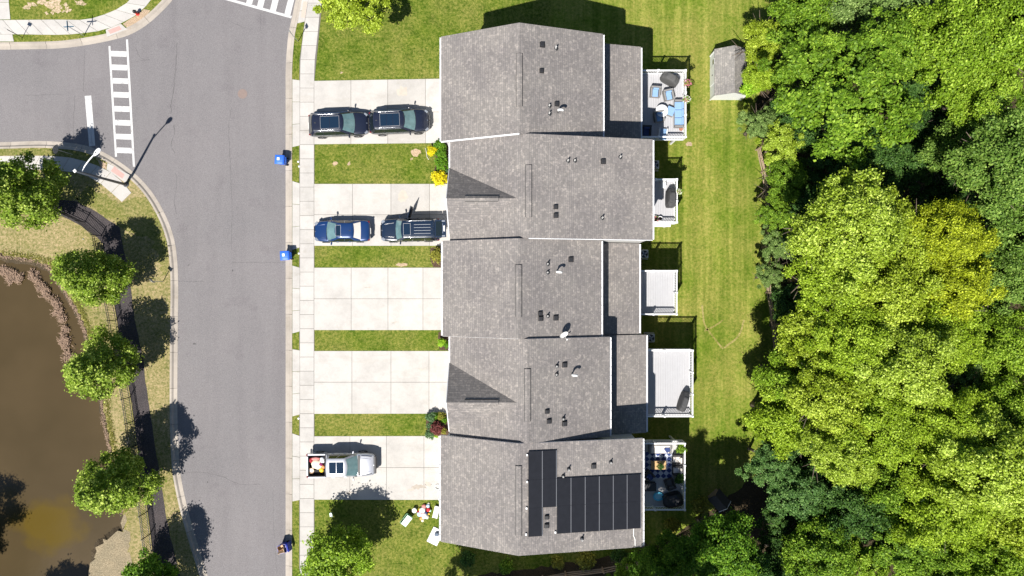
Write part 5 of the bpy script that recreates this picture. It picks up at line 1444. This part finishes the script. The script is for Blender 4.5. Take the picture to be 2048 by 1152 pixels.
# ------------------------------------------------------------------ black pond fence
fp = px([(20, 404), (62, 406), (100, 414), (134, 427), (170, 444), (202, 472), (214, 536), (226, 602), (233, 640), (240, 690), (250, 742), (260, 794), (267, 842), (273, 890), (284, 957), (294.5, 1023), (300, 1068), (305, 1112), (313, 1165), (322, 1230)])
t = thing('pond_fence', 'black metal picket fence following the mulch strip round the pond', 'fence', (fp[8].x, fp[8].y, 0)); sh = (fp[8].x, fp[8].y, 0)
rl = MB(); FH = 1.45
for a, b in zip(fp, fp[1:]):
    L = (b - a).length; dd = (b - a) / L; ang = math.atan2(dd.y, dd.x); mid = (a + b) / 2
    for z in (.16, 1.12, FH - .06): rl.box((mid.x, mid.y, z), (L - .05, .035, .04), ang)
    m_ = int(L / .13)
    for i in range(1, m_):
        p = a + dd * (L * i / m_); rl.box((p.x, p.y, FH / 2 + .03), (.026, .026, FH - .1), ang)
rl.build('pickets', 'black_metal', t, sh)
for i, p in enumerate(fp):
    o = MB().box((p.x, p.y, .78), (.065, .065, 1.56)).build('fence_post', 'black_metal', t, sh)
# split rail fences
def split_rail(label, pts, seed):
    pts = px(pts); rnd = random.Random(seed); c = pts[len(pts) // 2]
    t = thing('split_rail_fence', label, 'fence', (c.x, c.y, 0)); sh = (c.x, c.y, 0)
    for p in pts: MB().tube([(p.x, p.y, 0), (p.x, p.y, .7), (p.x + .01, p.y, 1.32)], [.085, .08, .07], 7).build('fence_post', 'oldwood', t, sh)
    for a, b in zip(pts, pts[1:]):
        for z in (.35, .72, 1.1):
            o = [Vector((rnd.uniform(-.03, .03), rnd.uniform(-.03, .03), z + rnd.uniform(-.03, .03))) for _ in range(3)]
            MB().tube([a + o[0], (a + b) / 2 + o[1], b + o[2]], [.04, .058, .045], 6).build('rail', 'oldwood', t, sh)
split_rail('weathered split rail fence under the trees below the bottom house', [(1006, 1166), (1085, 1152), (1130, 1143), (1204, 1135), (1262, 1124), (1325, 1096), (1385, 1066)], 1)
split_rail('weathered split rail fence along the edge of the back lawn, half swallowed by bushes', [(1512, 300), (1522, 345), (1529, 395), (1531, 460), (1531, 525), (1532, 585), (1540, 640), (1546, 700)], 2)

# ------------------------------------------------------------------ garden shed
xw, yn, xe, ys = P(1420, 0).x, P(0, 113).y, P(1481, 0).x, P(0, 200).y
t = thing('garden_shed', 'white garden shed with a grey gabled roof at the edge of the wood', 'shed', ((xw + xe) / 2, (yn + ys) / 2, 0)); sh = ((xw + xe) / 2, (yn + ys) / 2, 0)
xm = (xw + xe) / 2; he, hr = 1.75, 2.65
MB().prism_y([(xw, 0), (xe, 0), (xe, he), (xm, hr - .03), (xw, he)], yn, ys).build('wall', 'siding_white', t, sh)
sl = (hr - he) / (xm - xw); ov = .08
MB().prism_y([(xw - ov, he - ov * sl + .05), (xm, hr + .05), (xe + ov, he - ov * sl + .05), (xe + ov, he - ov * sl - .03), (xm, hr - .03), (xw - ov, he - ov * sl - .03)], yn + .08, ys - .06).build('roof', 'shingle_shed', t, sh)
dd = MB().b2((xw - .035, (yn + ys) / 2 - .75, .08), (xw - .003, (yn + ys) / 2 + .75, 1.62)).build('door', 'white', t, sh); MB().b2((xw - .06, (yn + ys) / 2 - .05, .8), (xw - .037, (yn + ys) / 2 + .05, .95)).build('handle', 'black_metal', dd, sh)
o = MB().b2((xw - .03, yn - 1.05, .9), (xw - .003, yn - .55, 1.4)).build('window', 'white', t, sh); MB().b2((xw - .038, yn - 1.0, .95), (xw - .031, yn - .6, 1.35)).build('pane', 'glass', o, sh)
cb = MB()
for x, y in ((xw, ys), (xe, ys), (xw, yn)): cb.b2((x - .04, y - .04, 0), (x + .04, y + .04, he - .1))
for i, (x, y) in enumerate(((xw, ys), (xe, ys), (xw, yn))): MB().b2((x - .045, y - .045, 0), (x + .045, y + .045, he - .12)).build('corner_board', 'white', t, sh)
t = thing('playhouse', 'small dark roofed hut half hidden under the trees right of the crowded deck', 'hut', (*P(1440, 1002, 1).xy, 0), R(42))
MB().prism_y([(-.5, 0), (.5, 0), (.5, .8), (0, 1.25), (-.5, .8)], -.6, .6).build('wall', 'oldwood', t); 
MB().prism_y([(-.65, .72), (0, 1.34), (.65, .72), (.65, .66), (0, 1.27), (-.65, .66)], -.7, .7).build('roof', 'wicker_dark', t); MB().prism_y([(-.67, .72), (0, 1.36), (.67, .72), (.67, .64), (0, 1.27), (-.67, .64)], -.705, -.75).build('fascia', 'offwhite', t)

# ------------------------------------------------------------------ bottom front yard clutter
q = P(813, 1039, .3); t = thing('storage_tote', 'green plastic tote with a pale lid lying on the front lawn', 'tote', (q.x, q.y, .0), R(52))
rings = [[(sx * .46 * k, sy * .30 * k, z) for sx, sy in ((-1, -.85), (-.9, -1), (.9, -1), (1, -.85), (1, .85), (.9, 1), (-.9, 1), (-1, .85))] for z, k in ((.0, .86), (.46, 1.0), (.48, 1.06), (.52, 1.06), (.52, .97), (.08, .84))]
MB().loft(rings).build('body', 'green_tote', t)
MB().box((.0, -.06, .555), (.90, .50, .05), rx=R(8)).build('lid', 'tote_clear', t, bevel=.02); MB().box((.05, -.06, .59), (.5, .26, .02), rx=R(8)).build('lid_panel', 'white', t)
t = thing('bucket', 'round white bucket standing beside the green tote', 'bucket', (*P(829, 1020.5, .25).xy, 0))
MB().lathe((0, 0, 0), [(.15, 0), (.18, .36), (.19, .37), (.19, .40), (.0001, .415)], 20).build('body', m_white, t, smooth=False); MB().tube([(-.19, 0, .33), (-.12, .2, .3), (.12, .2, .3), (.19, 0, .33)], .008, 5).build('handle', 'galv', t)
items = [(845, 1020, m_white, 'white stuffed toy in the middle of the heap of toys', .5), (856, 1012, m_pblue, 'pale blue toy at the top of the heap of toys', .3), (857, 1019, simple('scarlet cloth', (.6, .02, .03), .8), 'scarlet toy on the right of the heap', .32), (848, 1013, m_pink, 'pink toy near the top of the heap of toys', .36), (840, 1019, m_yel, 'yellow toy on the left of the heap', .24), (852, 1026, simple('navy cloth', (.04, .05, .16), .9), 'navy toy in the middle of the heap', .28), (839, 1028, m_pblue, 'pale blue cloth at the left foot of the heap of toys', .42), (849, 1031, m_white, 'white cloth at the lower right of the heap of toys', .5), (843, 1036, m_oran, 'orange toy at the bottom of the heap', .3), (845, 1041, m_cream, 'cream toy fallen out below the heap', .26), (858, 1028, m_yel, 'small yellow toy by the right edge of the heap', .16), (860, 1021, simple('mint plastic', (.4, .66, .5), .5), 'mint green toy on the far right of the heap', .22), (854, 1034, m_cream, 'cream stuffed toy at the lower right of the heap', .34), (845, 1026, m_pink, 'salmon stuffed toy in the centre of the heap', .34), (837, 1023, m_dred, 'dark red toy on the left edge of the heap', .22), (857, 1008, m_cream, 'cream cap at the very top of the heap of toys', .2)]
for i, (x, y, m_, lab, s_) in enumerate(items):
    o = soft('toy', m_, (s_ * 1.1, s_, s_ * .7), 50 + i); tag(o, lab, 'toy', 'toys heaped on the front lawn', (*P(x, y, .15).xy, .02 + .05 * (i % 3)), i * .9)
t = thing('toy_slide', 'white plastic toy slide lying near the bottom house', 'toy', (*P(872, 1025, .2).xy, 0), R(76))
MB().prism_y([(-.5, .02), (.5, .02), (.52, .26), (.1, .16), (-.5, .12)], -.16, .16).build('body', m_white, t, bevel=.02)
for s_ in (-1, 1): MB().prism_y([(-.5, .0), (.52, .0), (.54, .36), (.1, .24), (-.5, .2)], s_ * .163, s_ * .21).build('side', 'offwhite', t)
t = thing('play_mat', 'white rectangular padded mat lying half under the eave of the bottom house', 'mat', (*P(870.5, 1073, .1).xy, 0), R(-26))
MB().box((0, 0, .05), (.95, 1.36, .09)).build('pad', m_white, t, bevel=.04)
pp = MB()
for a, b in (((-.4, -.6), (.4, .2)), ((.4, -.6), (-.4, .2)), ((-.4, .25), (.4, .25)), ((-.42, -.62), (-.42, .62)), ((.42, -.62), (.42, .62))): pp.tube([(*a, .105), (*b, .105)], .012, 5)
pp.build('seam', 'galv', t)
tag(soft('cloth_bundle', simple('slate cloth', (.12, .15, .2), .9), (.42, .36, .24), 90), 'slate grey bundle on the white padded mat', 'cloth', None, (*P(874, 1068, .15).xy, .11), .4)
t = thing('garden_hose', 'coiled garden hose on the driveway beside the bottom house', 'hose', (*P(875.5, 973).xy, .036))
hp = [(math.cos(i * .42) * (.2 + .02 * math.sin(i)), math.sin(i * .42) * .2, .02 + .0011 * i) for i in range(60)] + [(.05, -.35, .02), (-.02, -.7, .02), (.08, -1.0, .02)]
MB().tube(hp, .014, 6).build('hose', 'offwhite', t); MB().box((.08, -1.06, .02), (.03, .14, .03)).build('nozzle', 'galv', t)
tag(MB().tube([(-.05, .5, .02), (0, .2, .10), (0, -.3, .10), (.12, -.5, .02)], .018, 6).build('garden_edging', 'offwhite'), 'short bent white rod lying in the grass by the yellow shrub', 'rod', None, (*P(853.5, 308).xy, 0), R(8))

# ------------------------------------------------------------------ planting in front of the houses
sheet('planting_bed', 'bed_mulch', [(866, 284), (905, 284), (930, 300), (930, 368), (868, 367), (870, 340), (874, 320), (866, 305)], 0.012, .06, 31)
sheet('planting_bed', 'bed_mulch', [(862, 495), (930, 494), (930, 534), (868, 533), (862, 518)], 0.012, .06, 32)
sheet('planting_bed', 'bed_mulch', [(877, 664), (930, 662), (930, 700), (880, 701), (874, 684)], 0.012, .06, 33)
sheet('planting_bed', 'bed_mulch', [(853, 829), (930, 829), (930, 870), (858, 872), (852, 850)], 0.012, .06, 34)
def shrub(label, x, y, r, z, leaf, key='B0', zs=1.0, g=None, name='shrub'): 
    return tree(name, label, x, y, r, z, key, leaf, zs, g, cat='shrub')
shrub('golden yellow shrub at the upper left of the planting bed of the second house', 864.5, 302, 11.5, .55, 'yellow', 'B0', 1)
shrub('round golden yellow shrub at the lower end of the planting bed, by the driveway', 879, 356.5, 16, .7, 'yellow', 'B1', .9)
shrub('rich green shrub in the upper part of the bed, touching the top driveway', 880, 292, 13, .6, 'shrub', 'B2')
shrub('rich green shrub right of the upper yellow one', 883, 307, 13, .7, 'shrub', 'B0')
shrub('rich green shrub at the lower middle of the bed, between the two yellow shrubs', 884, 327, 15, .7, 'shrub', 'B1')
shrub('small blue green plant above the round yellow shrub', 892, 341, 7, .35, 'bluegreen', 'B2')
shrub('olive yellow shrub at the end of the grass strip of the middle house', 874, 511, 14, .6, 'olive', 'B1', 1.1)
shrub('small lime green plant by the corner of the fourth house', 883, 685, 9, .35, 'lime', 'B0')
shrub('dark green little plant right of the lime green one', 893, 690, 7, .3, 'shrub', 'B2')
shrub('maroon leaved little maple in the bed of the fourth house', 873, 857, 13, .8, 'maroon', 'B1', .8, None, 'japanese_maple')
shrub('blue green ornamental plant at the top left of the maple\'s bed', 862, 834, 11, .5, 'bluegreen', 'B0')
shrub('bright green plant at the top of the maple\'s bed', 870, 832, 8, .4, 'shrub', 'B2')
shrub('blue green ornamental plant left of the maroon maple', 862, 852, 9, .35, 'bluegreen', 'B1')
shrub('blue green ornamental plant at the bottom left of the maple\'s bed', 861, 868, 11, .45, 'bluegreen', 'B2')
shrub('lime green plant below the maroon maple', 872, 869, 7, .35, 'lime', 'B0')
shrub('lime green plant right of the bright green one, at the top of the maple\'s bed', 882, 832, 9, .35, 'olive', 'B1')
shrub('green plant at the right end of the maple\'s bed near the wall', 888, 840, 7, .4, 'shrub', 'B2')
shrub('olive plant at the lower right of the maroon maple', 887, 862, 7, .35, 'olive', 'B0')

# ------------------------------------------------------------------ trees
G1 = 'young trees along the pond fence'
pear_tree('leafy tree at the upper left, overhanging pavement and pond fence', 114, 396, 'P0', 'street', 1.12, G1, 1)
pear_tree('pointed tree by the pond whose shadow falls beside the post sign', 237, 553, 'P1', 'street', 1.0, G1, 2)
pear_tree('pond side tree in the middle of the row, over the tip of the brown reeds', 258, 722, 'P2', 'street', 1.03, G1, 3)
pear_tree('pond side tree leaning over open water near the silt cloud', 287, 938, 'P0', 'street', 1.08, G1, 4)
pear_tree('tree at the bottom edge of the picture beside the stony shore', 338, 1140, 'P1', 'mid3', 1.0, G1, 5)
tree('street_tree', 'pale airy tree at the top edge above the top house\'s lawn', 716, 2, 78, 4.2, 'F0', 'bright', 1.0)
tree('street_tree', 'dense tree on the front lawn of the bottom house', 676, 1113, 70, 3.3, 'S2', 'mid2', .95)
shrub('little pale shrub at the pavement edge left of the front lawn tree', 622, 1122, 10, .5, 'lime', 'B1')
# ------------------------------------------------------------------ the wood on the right
GW = 'trees of the wood behind the lawn'
WOOD = [
 # x, y, r, z, crown, leaf, zscale, label
 (1612, 150, 95, 9.0, 'F0', 'mid', 1.2, 'feathery mid green tree just right of the garden shed'),
 (1700, 205, 125, 10.0, 'F1', 'mid', 1.2, 'broad feathery tree with layered boughs, right of the shed\'s neighbour tree'),
 (1745, 110, 90, 9.5, 'F2', 'mid', 1.1, 'mid green tree above the broad feathery one near the top of the wood'),
 (1530, 85, 44, 5.0, 'M0', 'bright', 1.0, 'yellow green small tree touching the upper right corner of the shed'),
 (1525, 150, 36, 3.6, 'M1', 'bright', .9, 'yellow green bushy tree pressed against the shed\'s right wall'),
 (1500, 172, 20, 2.9, 'B2', 'lime', 1.1, 'small leafy bough of bush reaching over the shed roof'),
 (1600, 40, 70, 6.5, 'M2', 'mid', 1.0, 'mid green tree at the top edge, left of the pale ones'),
 (1680, 10, 66, 7.0, 'M0', 'pale', 1.0, 'pale grey green tree at the top edge of the picture'),
 (1790, 20, 80, 8.0, 'F1', 'pale', 1.1, 'second pale tree at the top edge, further right'),
 (1895, 95, 115, 11.0, 'L0', 'mid2', 1.0, 'large fresh green tree near the top right of the wood'),
 (2010, 60, 110, 11.0, 'L1', 'mid2', 1.0, 'large fresh green tree in the very top right corner'),
 (1955, 185, 72, 9.0, 'M1', 'mid2', 1.0, 'fresh green tree just above the dark hollow of the wood'),
 (1995, 330, 108, 9.5, 'L2', 'mid4', 1.0, 'large dull green tree at the right edge below the dark hollow'),
 (1905, 300, 60, 7.0, 'M2', 'mid4', .9, 'dull mid green tree between the hollow and the big right edge tree'),
 (2045, 235, 60, 7.0, 'F2', 'mid', 1.0, 'mid green tree at the right edge above the big dull green one'),
 (2040, 440, 80, 8.5, 'M0', 'mid4', 1.0, 'dark mid green tree at the right edge beside the golden one'),
 (1518, 250, 36, 3.6, 'F2', 'pale', 1.1, 'pale feathery shrub tree at the lawn edge below the shed'),
 (1560, 290, 46, 4.5, 'F0', 'bright', 1.1, 'lighter feathery tree right of the pale shrub tree below the shed'),
 (1570, 365, 42, 4.5, 'M1', 'mid', 1.0, 'mid green tree above the broken fence at the lawn edge'),
 (1552, 432, 38, 4.0, 'F1', 'mid', 1.1, 'dull green bushy tree at the lawn edge where the fence vanishes'),
 (1556, 490, 36, 3.8, 'F2', 'pale', 1.1, 'grey green bushy tree at the lawn edge left of the largest bright tree'),
 (1541, 552, 32, 3.4, 'F0', 'pale', 1.1, 'silvery shrub tree just above the lower piece of broken fence'),
 (1690, 455, 108, 11.5, 'L3', 'bright', 1.0, 'huge bright yellow green tree in the middle of the wood, upper crown'),
 (1790, 480, 92, 11.0, 'L0', 'bright', 1.0, 'bright tree between the huge one and the golden one'),
 (1665, 555, 90, 11.0, 'L1', 'bright', .9, 'bright yellow green tree below left of the huge upper crown'),
 (1765, 590, 98, 10.5, 'L2', 'bright', .9, 'bright tree whose bare twigs show in a dark gap'),
 (1885, 478, 80, 10.5, 'L3', 'gold', 1.0, 'golden green tree, the yellowest crown of the wood'),
 (1905, 575, 70, 9.5, 'M2', 'gold', 1.0, 'golden green tree directly below the yellowest crown'),
 (2010, 560, 80, 9.0, 'L1', 'mid4', 1.0, 'mid green tree at the right edge right of the golden pair'),
 (1870, 655, 85, 10.5, 'L0', 'bright', .9, 'bright tree in the centre right of the wood below the golden pair'),
 (1625, 660, 76, 8.5, 'M0', 'bright', 1.0, 'bright tree beside the lower piece of broken fence'),
 (1710, 690, 90, 10.5, 'L3', 'bright', .9, 'bright tree in the very centre of the wood'),
 (1800, 735, 96, 11.0, 'L2', 'bright', .9, 'bright broad crown to the lower right of the centre of the wood'),
 (1590, 755, 70, 7.5, 'M1', 'mid2', 1.0, 'fresh green tree leaning over the lower lawn edge'),
 (1560, 835, 66, 6.5, 'M2', 'bright', 1.0, 'yellow green tree reaching furthest left over the lawn'),
 (1670, 800, 92, 10.5, 'L1', 'bright', .9, 'bright tree above the darkest lower part of the wood'),
 (1760, 850, 92, 11.0, 'L0', 'bright', .9, 'bright tree with a pale broken branch showing'),
 (1680, 905, 70, 9.5, 'M0', 'bright', 1.0, 'lowest bright tree of the central group, edged by dark shade'),
 (1990, 690, 84, 9.5, 'L2', 'mid2', 1.0, 'fresh green tree at the right edge, level with the centre'),
 (1925, 745, 60, 8.5, 'F1', 'pale', 1.0, 'thin pale tree with bare twigs among fresh green ones'),
 (2015, 815, 78, 9.5, 'L3', 'mid2', 1.0, 'fresh green tree at the right edge below the thin pale tree'),
 (1890, 850, 84, 10.5, 'L1', 'bright', .9, 'bright tree right of the one with the broken branch'),
 (1965, 925, 110, 11.0, 'L2', 'bright', 1.0, 'large bright tree at the lower right of the wood'),
 (2025, 1040, 100, 10.5, 'L0', 'bright', 1.0, 'large bright tree in the bottom right corner region'),
 (1890, 1010, 90, 10.0, 'L3', 'bright', 1.0, 'bright tree left of the bottom right corner trees'),
 (1990, 1140, 90, 9.5, 'L1', 'mid2', 1.0, 'fresh green tree cut by the bottom edge at the far right'),
 (1540, 925, 52, 5.2, 'F2', 'pale2', 1.1, 'blue green feathery tree at the edge of the shaded lawn'),
 (1595, 975, 66, 5.6, 'F0', 'pale2', 1.1, 'larger blue green tree in the shade below the yellow green one'),
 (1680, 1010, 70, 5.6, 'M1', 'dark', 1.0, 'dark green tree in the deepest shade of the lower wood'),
 (1770, 985, 60, 6.0, 'M2', 'mid', 1.0, 'mid green tree in the lower wood, half lit'),
 (1800, 1085, 74, 6.5, 'F1', 'mid', 1.1, 'mid green tree near the bottom edge with a bare twiggy gap beside it'),
 (1630, 1095, 68, 6.0, 'M0', 'mid', 1.0, 'mid green tree at the bottom edge right of the sunlit one'),
 (1710, 1125, 60, 5.5, 'F2', 'mid2', 1.0, 'fresh green low tree at the bottom edge of the wood'),
 (1880, 1130, 70, 7.0, 'M1', 'mid', 1.0, 'mid green tree at the bottom edge under the bright crowns'),
 (1440, 1092, 72, 6.6, 'M2', 'mid3', 1.0, 'sunlit green tree at the bottom edge, right of the broken fence end'),
 (1375, 1118, 58, 5.5, 'M0', 'mid3', 1.0, 'green tree at the bottom edge where the split rail fence ends'),
 (1310, 1135, 50, 5.0, 'M1', 'mid3', .9, 'green tree at the bottom edge below the right corner of the bottom house'),
 (1500, 1150, 62, 5.5, 'M1', 'dark', 1.0, 'dark tree at the bottom edge between two sunlit ones'),
 (1255, 1158, 40, 4.2, 'F0', 'mid', .9, 'low green tree at the bottom edge under the fence'),
 (1312, 1264, 105, 14.0, 'L1', 'mid', 1.0, 'tall tree below the bottom edge whose shadow falls on the crowded deck'),
]
for i, (x, y, r, z, key, leaf, zs, lab) in enumerate(WOOD):
    if leaf == 'bright': leaf = ('bright', 'bright2', 'bright3', 'bright', 'bright2')[i % 5]
    dz = (0, 1.3, -.8, .6, -1.4)[(i * 3) % 5] if z > 8 else 0
    tree('woodland_tree', lab, x, y, r * (1.0 if z > 8 else 1.06), z + dz, key, leaf, zs * (1.3 if key[0] in 'LM' else 1.15), GW, i)
# low growth in the shade between the tall crowns
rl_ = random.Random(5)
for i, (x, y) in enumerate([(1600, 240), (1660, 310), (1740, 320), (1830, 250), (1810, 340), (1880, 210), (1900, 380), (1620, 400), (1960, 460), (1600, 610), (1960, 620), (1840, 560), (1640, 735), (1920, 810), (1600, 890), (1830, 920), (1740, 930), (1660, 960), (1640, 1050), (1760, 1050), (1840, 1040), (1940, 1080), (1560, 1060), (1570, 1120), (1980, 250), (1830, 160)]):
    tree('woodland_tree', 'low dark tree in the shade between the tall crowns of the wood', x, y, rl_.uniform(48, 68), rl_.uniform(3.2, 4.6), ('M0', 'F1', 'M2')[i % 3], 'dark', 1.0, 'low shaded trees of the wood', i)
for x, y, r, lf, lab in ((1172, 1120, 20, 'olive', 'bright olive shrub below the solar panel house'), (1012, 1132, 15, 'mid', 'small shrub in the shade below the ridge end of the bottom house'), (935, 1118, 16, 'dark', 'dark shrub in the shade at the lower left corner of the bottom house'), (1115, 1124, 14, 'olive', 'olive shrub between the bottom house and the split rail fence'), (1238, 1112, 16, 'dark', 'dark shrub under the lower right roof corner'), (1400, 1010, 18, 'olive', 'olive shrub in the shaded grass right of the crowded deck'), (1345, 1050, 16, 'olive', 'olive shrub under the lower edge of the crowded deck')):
    shrub(lab, x, y, r, .6, lf, 'B1')
for i, (x, y) in enumerate(((872, 1392), (985, 1402), (1095, 1394), (1205, 1404))):
    tree('woodland_tree', 'tree standing below the bottom edge of the picture, shading the strip under the bottom house', x, y, 98, 11.0, ('M0', 'L1', 'M2', 'L3')[i], 'mid', 1.1, 'trees below the picture', i)
# trees on the near bank that darken the corner of the pond
tree('bank_tree', 'tree outside the lower left corner, shading the dark corner of the pond', -330, 1262, 120, 9.0, 'L0', 'mid', 1.1)
tree('bank_tree', 'tree below the picture, shading the pond beside the silt cloud', -60, 1420, 80, 8.0, 'M1', 'mid', 1.1)

# dead reeds in the shallow water, pale grasses along the shore
def blades(name, pts, n, w_, h_, mat, z, spread, seed, lenr=(.15, .35), clump=False):
    rnd = random.Random(seed); mb = MB(); c = smooth_line(px(pts), 6)
    c = resample(c, .3)
    cl = [(rnd.choice(c) + Vector((rnd.gauss(0, spread), rnd.gauss(0, spread), 0)), rnd.uniform(.35, 1)) for _ in range(max(12, n // 60))] if clump else None
    for i in range(n):
        p = rnd.choice(c); d_ = rnd.gauss(0, spread); q = Vector((p.x + d_ * rnd.choice((1, .8)), p.y + rnd.gauss(0, spread), z + rnd.random() * h_))
        if clump:
            p, w0 = rnd.choice(cl); q = Vector((p.x + rnd.gauss(0, .16 * w0), p.y + rnd.gauss(0, .16 * w0), z + rnd.random() * h_ * w0))
        a = rnd.uniform(0, 6.28); L = rnd.uniform(*lenr); dd = Vector((math.cos(a), math.sin(a), rnd.uniform(-.2, .7))) * L; s_ = Vector((-math.sin(a), math.cos(a), rnd.uniform(-.5, .5))) * w_ * rnd.uniform(.5, 1.5)
        mb.add([q - s_, q + dd * .6 - s_ * .6, q + dd, q + s_], [(0, 1, 2, 3)])
    return stuff(mb.build(name, mat))
blades('dead_reeds', [(2, 540), (18, 548), (34, 562)], 1100, .03, .35, 'reed', -.38, .22, 1, (.1, .28), True)
blades('dead_reeds', [(58, 545), (68, 560), (84, 578), (100, 596), (110, 615), (120, 640), (124, 668), (132, 700), (138, 728), (143, 750)], 4300, .03, .4, 'reed', -.38, .17, 2, (.1, .28), True)
blades('bank_grass', [(p[0] - 3, p[1] + 2) for p in SHORE[2:18]], 1800, .03, .1, 'reed', -.06, .10, 3, (.08, .2))
blades('bank_grass', [(p[0] + 7, p[1] - 3) for p in SHORE[3:18]], 2600, .025, .06, LEAF['olive'], .0, .16, 4, (.08, .18))
# ------------------------------------------------------------------ camera and light
cam = bpy.data.cameras.new('camera'); co = bpy.data.objects.new('camera', cam); COL.objects.link(co)
co.location = (0, 0, H); co.rotation_euler = (0, 0, 0)
cam.sensor_width = 36; cam.lens = 36 * H / (2048 / S)
cam.clip_start = 0.5; cam.clip_end = 2000
sc.camera = co
sun = bpy.data.lights.new('sun', 'SUN'); so = bpy.data.objects.new('sun', sun); COL.objects.link(so)
sun.energy = 5.0; sun.angle = R(0.5); sun.color = (1.0, 0.955, 0.89)
COT = 0.62
dirv = Vector((0.482 * COT, 0.876 * COT, -1.0))
so.rotation_euler = dirv.to_track_quat('-Z', 'Y').to_euler(); so.location = (-20, -40, 60)
w = bpy.data.worlds.new('World'); sc.world = w; w.use_nodes = True
nt = w.node_tree; bg = nt.nodes['Background']
sky = nt.nodes.new('ShaderNodeTexSky'); sky.sky_type = 'NISHITA'; sky.sun_disc = False
sky.dust_density = 0.3; sky.ozone_density = 2.5
sky.sun_elevation = R(58.2); sky.sun_rotation = R(208.8)
nt.links.new(sky.outputs['Color'], bg.inputs['Color']); bg.inputs['Strength'].default_value = 0.058
sc.view_settings.view_transform = 'Standard'; sc.view_settings.look = 'None'
sc.view_settings.gamma = 1.0; sc.view_settings.exposure = 0.72
